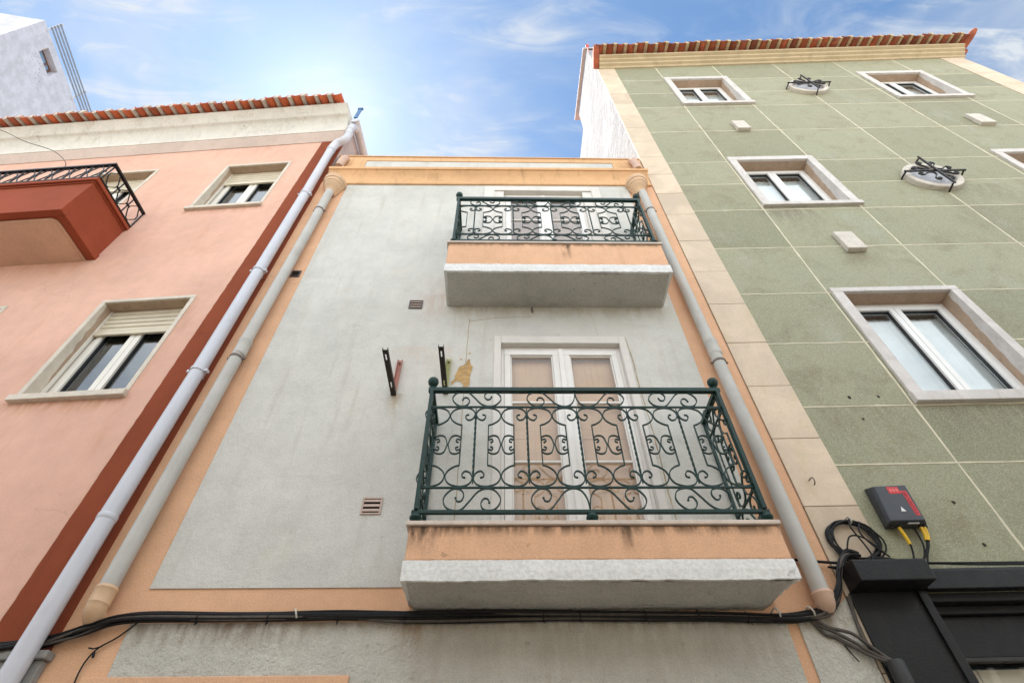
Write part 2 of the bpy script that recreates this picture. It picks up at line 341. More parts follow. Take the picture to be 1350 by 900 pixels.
def glass_mat(name, tint, ior=1.55, refl=1.0, rough=0.0):
    t = NT(name)
    fr = t.n('ShaderNodeFresnel'); geo = t.n('ShaderNodeNewGeometry'); im = t.n('ShaderNodeMix', data_type='FLOAT'); im.inputs[2].default_value = ior; im.inputs[3].default_value = 1 / ior
    t.t.links.new(geo.outputs['Backfacing'], im.inputs[0]); t.t.links.new(im.outputs[0], fr.inputs[0])
    tr = t.n('ShaderNodeBsdfTransparent'); tr.inputs[0].default_value = (*tint, 1)
    gl = t.n('ShaderNodeBsdfGlossy'); gl.inputs['Roughness'].default_value = rough
    gl.inputs[0].default_value = (0.95, 0.97, 1, 1)
    nm = t.bump(t.noise(1.6, 2, 0.5), 0.12, 0.02)
    t.t.links.new(nm, gl.inputs['Normal'])
    mx = t.n('ShaderNodeMixShader')
    t.t.links.new(t.math('MULTIPLY', fr.outputs[0], refl, True), mx.inputs[0])
    t.t.links.new(tr.outputs[0], mx.inputs[1]); t.t.links.new(gl.outputs[0], mx.inputs[2])
    t.t.links.new(mx.outputs[0], t.out.inputs[0])
    return t.m
M['glass'] = glass_mat('window_glass', (0.92, 0.94, 0.94), 1.75)
M['glass_door'] = glass_mat('door_glass', (0.93, 0.92, 0.90), 1.45)
M['glass_dark'] = glass_mat('tinted_glass', (0.55, 0.58, 0.58), 2.0)

# ------------------------------------------------------------------ mesh builder, frames, things
class Frame:
    def __init__(s, ox, oy, yaw): s.ox, s.oy, s.yaw = ox, oy, yaw
    def world(s, p):
        a, d, z = p; c, n = math.cos(s.yaw), math.sin(s.yaw)
        return (s.ox + a * c + d * n, s.oy + a * n - d * c, z)
CEN = Frame(0.0, 3.7, 0.0)
GRN = Frame(2.364, 3.7, -0.0323213)
LFT = Frame(-2.80, 3.7, -0.0816324)
TWR = Frame(-18.747, 5.005, rad(98))
OPP = Frame(0.0, -3.3, math.pi)
WLD = Frame(0.0, 0.0, 0.0)

class MB:
    """collects faces; coordinates are (s along the wall, d out of the wall, z up)"""
    def __init__(s): s.v, s.f, s.mi, s.tone, s.cur, s.t = [], [], [], [], 0, 0.5
    def add(s, vs, fs):
        b = len(s.v); s.v += [tuple(p) for p in vs]
        for f in fs:
            s.f.append([b + i for i in f]); s.mi.append(s.cur); s.tone.append(s.t)
        return s
    def box(s, s0, s1, d0, d1, z0, z1):
        return s.add([(a, b, c) for c in (z0, z1) for b in (d0, d1) for a in (s0, s1)],
              [(0, 1, 3, 2), (4, 6, 7, 5), (0, 4, 5, 1), (2, 3, 7, 6), (0, 2, 6, 4), (1, 5, 7, 3)])
    def quad(s, a, b, c, d): return s.add([a, b, c, d], [(0, 1, 2, 3)])
    def prism(s, poly, d0, d1):
        n = len(poly)
        return s.add([(p[0], d0, p[1]) for p in poly] + [(p[0], d1, p[1]) for p in poly],
              [list(range(n))[::-1], list(range(n, 2 * n))] + [(i, (i + 1) % n, n + (i + 1) % n, n + i) for i in range(n)])
    def extr(s, prof, s0, s1, k=0.0):
        n = len(prof)
        return s.add([(s0, p[0], p[1] + k * s0) for p in prof] + [(s1, p[0], p[1] + k * s1) for p in prof],
              [list(range(n))[::-1], list(range(n, 2 * n))] + [(i, (i + 1) % n, n + (i + 1) % n, n + i) for i in range(n)])
    def side(s, poly, s0, s1):           # polygon given as (d,z), thick along s
        return s.extr(poly, s0, s1)
    def tube(s, pts, r, n=10, caps=True):
        pts = [Vector(p) for p in pts]; m = len(pts); vs = []
        rs = r if isinstance(r, (list, tuple)) else [r] * m
        up = Vector((0.13, 0.31, 0.94)); prev = None
        for i, p in enumerate(pts):
            t = (pts[min(i + 1, m - 1)] - pts[max(i - 1, 0)]).normalized()
            if prev is None:
                x = t.cross(up)
                if x.length < 0.2: x = t.cross(Vector((1, 0, 0)))
            else:
                x = prev - t * prev.dot(t)
            x.normalize(); prev = x; y = t.cross(x)
            for j in range(n):
                a = 2 * math.pi * j / n
                vs.append(p + (x * math.cos(a) + y * math.sin(a)) * rs[i])
        fs = [(i * n + j, i * n + (j + 1) % n, (i + 1) * n + (j + 1) % n, (i + 1) * n + j) for i in range(m - 1) for j in range(n)]
        if caps: fs += [list(range(n))[::-1], list(range((m - 1) * n, m * n))]
        return s.add(vs, fs)
    def ball(s, c, r, n=16, k=10, sq=1.0):
        prof = [(max(1e-4, r * math.sin(math.pi * i / k)), -r * sq * math.cos(math.pi * i / k)) for i in range(k + 1)]
        return s.lathe(prof, c, n)
    def lathe(s, prof, c, n=20, a0=0.0, a1=2 * math.pi):
        full = abs(a1 - a0 - 2 * math.pi) < 1e-6; m = n if full else n + 1; vs = []
        for r, z in prof:
            for j in range(m):
                a = a0 + (a1 - a0) * j / n
                vs.append((c[0] + r * math.cos(a), c[1] + r * math.sin(a), c[2] + z))
        fs = []
        for i in range(len(prof) - 1):
            for j in range(n):
                k = (j + 1) % m
                fs.append((i * m + j, i * m + k, (i + 1) * m + k, (i + 1) * m + j))
        if full: fs += [list(range(m))[::-1], list(range((len(prof) - 1) * m, len(prof) * m))]
        else:
            fs.append([i * m for i in range(len(prof))] + [i * m + m - 1 for i in range(len(prof) - 1, -1, -1)])
            fs.append(list(range((len(prof) - 1) * m, len(prof) * m)))
        return s.add(vs, fs)
    def strip(s, pts, th, w, P):
        """flat iron bar bent along pts (u,z), th thick in its plane, w wide; P maps (u,z,depth) to (s,d,z)"""
        m = len(pts); vs = []
        for i, p in enumerate(pts):
            a = Vector(pts[max(i - 1, 0)]); b = Vector(pts[min(i + 1, m - 1)])
            t = (b - a)
            if t.length < 1e-9: t = Vector((1, 0))
            t.normalize(); nx, nz = -t.y * th / 2, t.x * th / 2
            for q, e in ((1, -1), (1, 1), (-1, 1), (-1, -1)):
                vs.append(P(p[0] + nx * q, p[1] + nz * q, e * w / 2))
        fs = [(i * 4 + j, i * 4 + (j + 1) % 4, (i + 1) * 4 + (j + 1) % 4, (i + 1) * 4 + j) for i in range(m - 1) for j in range(4)]
        fs += [(3, 2, 1, 0), tuple((m - 1) * 4 + j for j in range(4))]
        return s.add(vs, fs)
    def twist(s, c, w, z0, z1, turns, P):
        vs = []; k = int(turns * 8); 
        for i in range(k + 1):
            z = z0 + (z1 - z0) * i / k
            e = min(1.0, 0.45 + 5.0 * min(i, k - i) / k)
            a = turns * math.pi * i / k
            for j in range(4):
                q = a + math.pi / 2 * j
                vs.append(P(c + math.cos(q) * w * .7 * e, z, math.sin(q) * w * .7 * e))
        fs = [(i * 4 + j, i * 4 + (j + 1) % 4, (i + 1) * 4 + (j + 1) % 4, (i + 1) * 4 + j) for i in range(k) for j in range(4)]
        fs += [(3, 2, 1, 0), tuple(k * 4 + j for j in range(4))]
        return s.add(vs, fs)
    def mesh(s, name, mats, base, smooth):
        me = bpy.data.meshes.new(name)
        me.from_pydata([(x - base[0], -(y - base[1]), z - base[2]) for x, y, z in s.v], [], s.f)
        for m in mats: me.materials.append(m)
        me.polygons.foreach_set('material_index', s.mi)
        at = me.attributes.new('panel_tone', 'FLOAT', 'FACE')
        at.data.foreach_set('value', s.tone)
        bm = bmesh.new(); bm.from_mesh(me); bmesh.ops.recalc_face_normals(bm, faces=bm.faces); bm.to_mesh(me); bm.free()
        if smooth:
            me.polygons.foreach_set('use_smooth', [True] * len(me.polygons))
            me.set_sharp_from_angle(angle=rad(38))
        me.update()
        return me

def tag(o, label, cat, group=None, kind=None):
    if label: o['label'] = label
    if cat: o['category'] = cat
    if group: o['group'] = group
    if kind: o['kind'] = kind
    return o

BASE = {}
def place(o, fr, base):
    o.location = fr.world(base); o.rotation_euler = (0, 0, fr.yaw)
    BASE[o.name] = base
def thing(name, label, cat, fr, base, group=None):
    o = bpy.data.objects.new(name, None); COL.objects.link(o)
    o.empty_display_size = 0.2
    place(o, fr, base); return tag(o, label, cat, group)
def bev(o, w, seg=2):
    if w:
        b = o.modifiers.new('bevel', 'BEVEL'); b.width = w; b.segments = seg; b.limit_method = 'ANGLE'; b.angle_limit = rad(35)
    return o
def part(name, mb, mats, parent, smooth=False, bevel=0.0, label=None):
    base = BASE[parent.name]
    mats = mats if isinstance(mats, list) else [mats]
    o = bpy.data.objects.new(name, mb.mesh(name, mats, base, smooth)); COL.objects.link(o)
    o.parent = parent; BASE[o.name] = base
    if label: o['label'] = label
    return bev(o, bevel)
def solo(name, mb, mats, label, cat, fr, base, group=None, smooth=False, bevel=0.0, kind=None):
    mats = mats if isinstance(mats, list) else [mats]
    o = bpy.data.objects.new(name, mb.mesh(name, mats, base, smooth)); COL.objects.link(o)
    place(o, fr, base)
    if kind == 'structure': o['kind'] = kind
    else: tag(o, label, cat, group, kind)
    return bev(o, bevel)
def copy_tree(root, fr, base, label):
    """a copy of a thing with copies of its parts and sub-parts"""
    r = root.copy(); COL.objects.link(r); place(r, fr, base); r['label'] = label
    for ch in list(root.children):
        c = ch.copy(); COL.objects.link(c); c.parent = r
        for g in list(ch.children):
            q = g.copy(); COL.objects.link(q); q.parent = c
    return r

def minus(rects, hole):
    out = []
    h0, h1, k0, k1 = hole
    for a0, a1, b0, b1 in rects:
        if h1 <= a0 or h0 >= a1 or k1 <= b0 or k0 >= b1: out.append((a0, a1, b0, b1)); continue
        if h0 > a0: out.append((a0, h0, b0, b1))
        if h1 < a1: out.append((h1, a1, b0, b1))
        m0, m1 = max(a0, h0), min(a1, h1)
        if k0 > b0: out.append((m0, m1, b0, k0))
        if k1 < b1: out.append((m0, m1, k1, b1))
    return out
def sheet(mb, rect, holes, d0, d1):
    rs = [rect]
    for h in holes: rs = minus(rs, h)
    for r in rs: mb.box(r[0], r[1], d0, d1, r[2], r[3])
    return mb
def ring(mb, o, i, d0, d1):
    """rectangular ring from outer rect o to inner rect i, butted pieces"""
    mb.box(o[0], o[1], d0, d1, i[3], o[3]); mb.box(o[0], o[1], d0, d1, o[2], i[2])
    mb.box(o[0], i[0], d0, d1, i[2], i[3]); mb.box(i[1], o[1], d0, d1, i[2], i[3])
    return mb
def catmull(p, n=6, closed=False):
    out = []
    m = len(p)
    for i in range(m - 1):
        a = p[max(i - 1, 0)]; b = p[i]; c = p[i + 1]; d = p[min(i + 2, m - 1)]
        for k in range(n):
            t = k / n
            out.append(tuple(0.5 * ((2 * b[j]) + (c[j] - a[j]) * t + (2 * a[j] - 5 * b[j] + 4 * c[j] - d[j]) * t * t + (3 * b[j] - a[j] - 3 * c[j] + d[j]) * t ** 3) for j in range(len(b))))
    out.append(tuple(p[-1]))
    return out

# ------------------------------------------------------------------ ground
solo('street', MB().box(-60, 60, -1.2, 2.6, -0.3, 0.0), M['asphalt'], None, None, WLD, (0, 0, 0), kind='structure')
solo('ground', MB().box(-150, 150, -150, 150, -0.6, -0.304), M['paving'], None, None, WLD, (0, 0, 0), kind='structure')
solo('pavement', MB().box(-60, 60, -9.0, -1.2, -0.3, 0.12), M['paving'], None, None, WLD, (0, 0, 0), kind='structure', bevel=0.015)
solo('opposite_pavement', MB().box(-60, 60, 2.6, 3.3, -0.3, 0.12), M['paving'], None, None, WLD, (0, 0, 0), kind='structure', bevel=0.015)

# ------------------------------------------------------------------ windows
def window(par, fr_kind, o, i, sill, depth=0.20, name='window', proud=0.03):
    """o outer rect of the stone surround, i inner opening (s0,s1,z0,z1)"""
    green = fr_kind == 'green'
    sm = M['surround'] if green else M['surround_cream']
    mb = MB()
    # jambs and head: two uprights, a lintel; lining back to the frame
    mb.box(o[0], o[1], -depth - 0.03, proud, i[3], o[3])
    mb.box(o[0], i[0], -depth - 0.03, proud, i[2], i[3] - 0.001); mb.box(i[1], o[1], -depth - 0.03, proud, i[2], i[3] - 0.001)
    w = part(name, mb, sm, par, bevel=0.006)
    mb = MB(); mb.side([(-depth - 0.03, i[2] + 0.012), (0.0, i[2]), (sill, i[2] - 0.004), (sill, o[2]), (-0.02, o[2])], o[0] - 0.012, o[1] + 0.012)
    part('sill', mb, sm, w, bevel=0.006)
    mb = MB(); rl_ = random.Random(int(o[0] * 100) + 7)
    mb.box(i[0] + .001, i[1] - .001, -depth + .021, -.012, i[3] - .004, i[3] - .0005)
    n_ = 16
    for sa, sb in ((i[0] + .0005, i[0] + .004), (i[1] - .004, i[1] - .0005)):
        h_ = i[3] - .006 - i[2] - .02; edge = []
        for k_ in range(n_ + 1):
            edge.append((-depth + .03 + (depth - .05) * (.25 + .6 * k_ / n_) + rl_.uniform(-.012, .012), i[2] + .02 + h_ * k_ / n_))
        mb.side([(-depth + .021, i[2] + .02)] + edge + [(-depth + .021, i[3] - .006)], sa, sb)
    part('reveal_lining', mb, M['lining'], w)
    fm = M['pvc'] if green else M['pvc_cream']
    D0, D1 = -depth - 0.05, -depth + 0.02
    mb = MB(); ring(mb, i, (i[0] + .055, i[1] - .055, i[2] + .045, i[3] - .055), D0, D1)
    part('frame', mb, fm, w, bevel=0.004)
    c = (i[0] + i[1]) / 2; lo, hi = i[2] + .047, i[3] - .059
    for a0, a1 in ((i[0] + .059, c - .003), (c + .003, i[1] - .059)):
        q = (a0, a1, lo, hi); k = (a0 + .062, a1 - .062, lo + .07, hi - .062)
        mb = MB(); ring(mb, q, k, D0 + .005, D1 + .016)
        mb.cur = 1; ring(mb, k, (k[0] + .008, k[1] - .008, k[2] + .008, k[3] - .008), D0 + .02, D1 - .008)
        part('sash', mb, [fm, M['seal']], w, bevel=0.005)
        mb = MB(); mb.box(k[0] + .004, k[1] - .004, D0 + .034, D0 + .040, k[2] + .004, k[3] - .004)
        part('pane', mb, M['glass'] if green else M['glass_dark'], w)
    if green:
        pts = []; n = 60
        mb = MB()
        for j in range(n + 1):
            s = i[0] + .05 + (i[1] - i[0] - .1) * j / n
            pts.append((s, -depth - .115 + .004 * math.sin(j * 1.3) + .003 * math.sin(j * 0.37)))
        vs = [(p[0], p[1], i[2] + .03) for p in pts] + [(p[0], p[1], i[3] - .13) for p in pts]
        mb.add(vs, [(j, j + 1, n + 2 + j, n + 1 + j) for j in range(n)])
        part('curtain', mb, M['curtain'], w, smooth=True)
    else:
        # lowered roller shutter: lath by lath, in front of the frame
        mb = MB(); zt = i[3] - .002; zb = i[3] - 0.33; z = zt; k = 0
        while z > zb:
            mb.side([(D1 + .022, z), (D1 + .038, z - .010), (D1 + .038, z - .062), (D1 + .022, z - .072)], i[0] + .02, i[1] - .02); z -= .075
        mb.box(i[0] + .02, i[1] - .02, D1 + .020, D1 + .048, z - .055, z)
        part('roller_shutter', mb, M['roller'], w, bevel=0.002)
        for a in (i[0] + .001, i[1] - .021):
            mb = MB(); mb.box(a, a + .018, D1 + .016, D1 + .05, i[2] + .02, i[3] - .003); part('shutter_guide', mb, fm, w)
    mb = MB(); mb.box(i[0], i[1], -1.6, -1.58, i[2], i[3]); mb.box(i[0] - .02, i[0], -1.6, D0 - .03, i[2], i[3]); mb.box(i[1], i[1] + .02, -1.6, D0 - .03, i[2], i[3])
    mb.box(i[0], i[1], -1.6, D0 - .03, i[3], i[3] + .02); mb.box(i[0], i[1], -1.6, D0 - .03, i[2] - .02, i[2])
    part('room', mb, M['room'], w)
    return w

# ------------------------------------------------------------------ the narrow grey house in the middle
house = thing('narrow_house', 'narrow grey rendered house with peach borders and two French door balconies', 'house', CEN, (0, 0, 0))
SL, SR = -2.80, 2.360
D2 = (-0.005, 1.235, 3.49, 5.80)          # lower door opening
D3 = (-0.02, 1.25, 6.98, 9.34)            # upper door opening
mb = MB()
sheet(mb, (SL, SR, 0, 9.55), [D2, D3], -0.35, 0.0)
mb.box(SL, SR, -7, -1.7, 0, 9.9); mb.box(SL, SR, -1.7, -0.35, 9.4, 9.9); mb.box(SL, SR, -1.7, -0.35, 0, 3.4)
part('wall', mb, M['peach'], house)
mb = MB(); sheet(mb, (-2.375, 1.955, 3.247, 9.50), [D2, D3], 0.0012, 0.009)
part('render_panel', mb, M['grey'], house)
mb = MB(); mb.prism([(-2.385, 3.02), (-2.37, 2.715), (-2.2, 2.0), (1.87, 2.0), (1.885, 3.02)], 0.0012, 0.010)
mb.prism([(1.962, 3.02), (1.962, 2.0), (SR - .004, 2.0), (SR - .004, 3.16), (2.18, 3.03)], 0.0012, 0.009)
part('lower_render_panel', mb, M['grey_low'], house)
mb = MB(); mb.box(-2.51, -0.912, 0.011, 0.026, 2.35, 2.713)
part('door_lintel', mb, M['peach_old'], house, bevel=0.006)
# cornice and parapet
cp = [(0, 9.45), (0.03, 9.45), (0.036, 9.462), (0.042, 9.485), (0.036, 9.508), (0.02, 9.515), (0.022, 9.56), (0.034, 9.66), (0.060, 9.74), (0.095, 9.79),
      (0.10, 9.80), (0.115, 9.80), (0.125, 9.82), (0.125, 9.86), (0.0, 9.868)]
mb = MB(); mb.extr(cp, -2.73, 2.345, 0.010)
part('cornice', mb, M['peach_moulding'], house, smooth=True)
mb = MB(); ring(mb, (-2.74, 2.35, 9.88, 10.50), (-2.26, 1.86, 9.96, 10.36), -0.24, 0.004); mb.box(-2.26, 1.86, -0.24, -0.012, 9.96, 10.36)
mb.box(-2.76, 2.36, -0.26, 0.02, 10.503, 10.53)
mb.cur = 1; mb.box(-2.258, 1.858, -0.0118, -0.006, 9.962, 10.358)
part('parapet', mb, [M['peach_moulding'], M['grey']], house, bevel=0.004)

def french_door(par, o, r, top, z0, shut):
    """o: (s0,s1) outer surround; r: (s0,s1) leaf opening; top of leaves; z0 floor"""
    ot = top + (0.15 if o[0] > -0.2 else 0.18)
    mb = MB()
    if o[0] > -0.2:
        mb.box(o[0], r[0], -0.10, 0.022, z0, ot); mb.box(r[1], o[1], -0.10, 0.022, z0, ot); mb.box(r[0], r[1], -0.10, 0.022, top + .04, ot)
    else:
        mb.box(o[0], r[0] - .14, 0.0, 0.035, z0, ot); mb.box(r[1] + .14, o[1], 0.0, 0.035, z0, ot); mb.box(r[0] - .14, r[1] + .14, 0.0, 0.035, ot - .14, ot)
        mb.box(r[0] - .14, r[0], -0.10, 0.018, z0, ot - .142); mb.box(r[1], r[1] + .14, -0.10, 0.018, z0, ot - .142); mb.box(r[0], r[1], -0.10, 0.018, top + .04, ot - .142)
    w = part('door_surround', mb, M['door_surround'], par, bevel=0.006)
    c = (r[0] + r[1]) / 2
    mb = MB(); mb.box(r[0], r[0] + .03, -.115, -.045, z0, top + .04); mb.box(r[1] - .03, r[1], -.115, -.045, z0, top + .04); mb.box(r[0] + .03, r[1] - .03, -.115, -.045, top, top + .04)
    part('frame', mb, M['door_white'], w, bevel=0.004)
    for k, (a0, a1) in enumerate(((r[0] + .032, c - .003), (c + .003, r[1] - .032))):
        q = (a0, a1, z0 + .02, top - .002); e = (a0 + .062, a1 - (.062 if k == 1 else .085), z0 + .13, top - .075)
        if k == 1: e = (a0 + .085, e[1], e[2], e[3])
        mb = MB(); ring(mb, q, e, -.10, -.040)
        ring(mb, e, (e[0] + .014, e[1] - .014, e[2] + .014, e[3] - .014), -.090, -.058)
        for zz in (z0 + 0.83, z0 + 1.50): mb.box(e[0] + .014, e[1] - .014, -.088, -.056, zz, zz + .022)
        part('door_leaf', mb, M['door_white'], w, bevel=0.004)
        mb = MB(); mb.box(e[0] + .01, e[1] - .01, -.076, -.071, e[2] + .01, e[3] - .01)
        part('pane', mb, M['glass_door'], w)
        # folding inside shutter: stiles, rails and fielded panels
        b0, b1 = e[0] - .03, e[1] + .03; m = (b0 + b1) / 2 - .005
        mb = MB()
        mb.box(b0, b1, -.150, -.135, z0 + .05, top - .02)
        for p0, p1 in ((b0, m - .004), (m + .004, b1)):
            zs = [z0 + .05, z0 + .62, z0 + 1.18, z0 + 1.62, top - .02]
            for z1, z2 in zip(zs[:-1], zs[1:]):
                ring(mb, (p0, p1, z1, z2), (p0 + .05, p1 - .05, z1 + .045, z2 - .045), -.1349, -.131)
                mb.box(p0 + .068, p1 - .068, -.1349, -.1325, z1 + .065, z2 - .065)
        part('inner_shutter', mb, shut, w, bevel=0.004)
    mb = MB(); mb.box(c - .026, c + .026, -.0395, -.020, z0 + .02, top - .004)
    part('meeting_stile', mb, M['door_white'], w, bevel=0.006)
    return w
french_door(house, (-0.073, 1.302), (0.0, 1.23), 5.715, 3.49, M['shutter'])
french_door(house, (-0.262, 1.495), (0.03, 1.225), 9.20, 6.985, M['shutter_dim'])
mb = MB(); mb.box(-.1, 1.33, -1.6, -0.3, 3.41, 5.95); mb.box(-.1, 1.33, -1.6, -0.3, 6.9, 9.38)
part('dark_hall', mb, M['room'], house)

# rough edged slab: displaced lower lip so the white render breaks off unevenly
def rough_slab(name, s0, s1, dep, z0, z1, top_z, seed):
    rnd = random.Random(seed)
    b = part
    # white edge: a thick band along front and returns
    n = 60; mb = MB()
    lowf = [z0 + rnd.uniform(-.003, .003) + .004 * math.sin(i * .23 + seed) * math.sin(i * .091) for i in range(n + 1)]
    vs = []
    for i in range(n + 1):
        s = s0 + (s1 - s0) * i / n
        e = dep + rnd.uniform(-.003, .003)
        vs += [(s, e, lowf[i]), (s, e + .002, (z0 + z1) / 2), (s, e - .002, z1), (s, dep - .03, z1 + .001), (s, dep - .03, lowf[i] + .004)]
    fs = [(i * 5 + j, i * 5 + (j + 1) % 5, (i + 1) * 5 + (j + 1) % 5, (i + 1) * 5 + j) for i in range(n) for j in range(5)]
    fs += [(0, 1, 2, 3, 4), tuple(n * 5 + j for j in (4, 3, 2, 1, 0))]
    mb.add(vs, fs)
    def ragged(rise):
        m = 14
        return [(0.0, z1)] + [(dep * k / m * .99, z0 + .004 + rise * (1 - k / m) ** .7 + rnd.uniform(-.006, .006)) for k in range(m + 1)] + [(dep - .031, z1)]
    a_ = ragged(.012 if seed > 5 else .03); b_ = ragged(.012 if seed > 5 else .055)
    mb.side([(min(d, dep - .0305), z) for d, z in a_], s0, s0 + .03); mb.side([(min(d, dep - .0305), z) for d, z in b_], s1 - .03, s1)
    sl = part('balcony_slab', mb, M['white_edge'], house)
    # underside: undulating grid
    mb = MB(); nx, ny = 70, 16; vs = []
    for j in range(ny + 1):
        for i in range(nx + 1):
            s = s0 + .031 + (s1 - s0 - .062) * i / nx; d = (dep - .031) * j / ny
            vs.append((s, d, z0 + .006 + rnd.uniform(-.004, .004) + .007 * math.sin(s * 6 + seed) * math.sin(d * 9) - (.012 * (1 - d / dep)) + (0 if seed > 5 else 1) * (.05 * max(0, 1 - (s1 - s) / .10) + .025 * max(0, 1 - (s - s0) / .06)) * (1 - d / dep) ** .7))
    mb.add(vs, [(j * (nx + 1) + i, j * (nx + 1) + i + 1, (j + 1) * (nx + 1) + i + 1, (j + 1) * (nx + 1) + i) for j in range(ny) for i in range(nx)])
    part('underside', mb, M['soffit_grey'], sl, smooth=True)
    mb = MB(); mb.box(s0 + .008, s1 - .004, 0.0, dep - .006, z1 + .002, top_z - .034)
    part('fascia', mb, M['peach_old'], sl, bevel=0.01)
    mb = MB(); mb.box(s0 - .012, s1 + .012, 0.0, dep + .012, top_z - .032, top_z)
    part('stone_top', mb, M['slab_stone'], sl, bevel=0.006)
    return sl
rough_slab('lower', -0.610, 1.862, 0.45, 3.088, 3.218, 3.485, 3)
rough_slab('upper', -0.612, 1.842, 0.49, 6.380, 6.518, 6.975, 8)

# peeled paint beside the lower door
mb = MB()
pl = [(1018, 281), (1035, 290), (1040, 340), (1055, 370), (1048, 430), (1040, 500), (1042, 560), (1015, 600), (1005, 640), (985, 640), (978, 615), (990, 575), (975, 545), (940, 530), (915, 560), (898, 570), (900, 530), (925, 500), (920, 470), (935, 420), (950, 375), (985, 350), (1005, 320)]
poly = []
for i, (x, y) in enumerate(catmull(pl + [pl[0]], 3)[:-1]):
    poly.append((-0.475 + (x - 900) * 0.00125 + random.uniform(-.004, .004), 5.52 - (y - 281) * 0.00126 + random.uniform(-.004, .004)))
mb.prism(poly, 0.0092, 0.0105)
for x, y in ((-.50, 5.04), (-.40, 5.52), (-.33, 5.12), (-.315, 5.6)):
    mb.prism([(x + .012 * math.cos(a) * random.uniform(.4, 1.2), y + .02 * math.sin(a) * random.uniform(.4, 1.2)) for a in [k * .9 for k in range(7)]], 0.0092, 0.0102)
mb.cur = 1
for a_, b_ in zip(poly, poly[1:] + poly[:1]):
    if random.random() < .75: mb.tube([(a_[0], .0112, a_[1]), (b_[0], .0125, b_[1])], random.uniform(.0015, .0035), 5)
part('bare_plaster_patch', mb, [M['ochre'], M['grey']], house)
mb = MB()
for s, z, k in ((0.345, 6.32, 1),):
    mb.prism([(s - .012, z + .06), (s + .008, z + .055), (s + .014, z - .01), (s + .018, z - .05), (s - .006, z - .06), (s - .016, z - .01)], 0.0092, 0.0108)
part('plaster_chip', mb, M['clamp'], house)
# repair joint lines around the lower door
mb = MB()
ln = catmull([(-.352, 3.5, 0), (-.345, 4.3, 0), (-.35, 5.2, 0), (-.344, 6.08, 0), (-.32, 6.12, 0), (-.1, 6.17, 0), (.15, 6.19, 0), (.33, 6.195, 0)], 8)
mb.tube([(x + random.uniform(-.004, .004), 0.0085, z + random.uniform(-.003, .003)) for x, z, _ in ln], .0035, 5)
ln = catmull([(1.308, 5.86, 0), (1.33, 5.5, 0), (1.325, 5.1, 0), (1.34, 4.6, 0), (1.335, 4.0, 0), (1.34, 3.5, 0)], 8)
mb.tube([(x + random.uniform(-.004, .004), 0.0085, z) for x, z, _ in ln], [.003 + .004 * random.random() for _ in ln], 5)
part('repair_seam', mb, plain('tan_seam', (0.40, 0.30, 0.19), 0.95, 0.2, 20), house)

# ------------------------------------------------------------------ wrought iron balcony railings
S1 = [(.21, .44), (.234, .576), (.307, .576), (.35, .32), (.29, .06), (.153, .02), (.033, .29), (.0, .58), (.062, .88), (.19, 1.0), (.32, .96), (.445, .61), (.59, .165), (.737, .0), (.883, .08), (.982, .376), (.985, .67), (.90, .94), (.774, 1.0), (.68, .9), (.657, .67), (.708, .47), (.774, .5), (.80, .65)]
S2 = S1[:12] + [(.59, .165), (.74, .0), (.88, .10), (.97, .47), (1.0, 1.0)]
STR = [(-.143, -.0765), (-.128, -.082), (-.124, -.104), (-.146, -.131), (-.182, -.114), (-.197, -.063), (-.168, -.017), (-.104, -.003), (-.033, -.026), (-.0035, -.08), (-.018, -.131), (-.061, -.168), (-.099, -.182)]
CC = [(-.076, .022), (-.062, .032), (-.072, .052), (-.094, .046), (-.096, .068), (-.062, .086), (-.024, .07), (-.003, 0)]
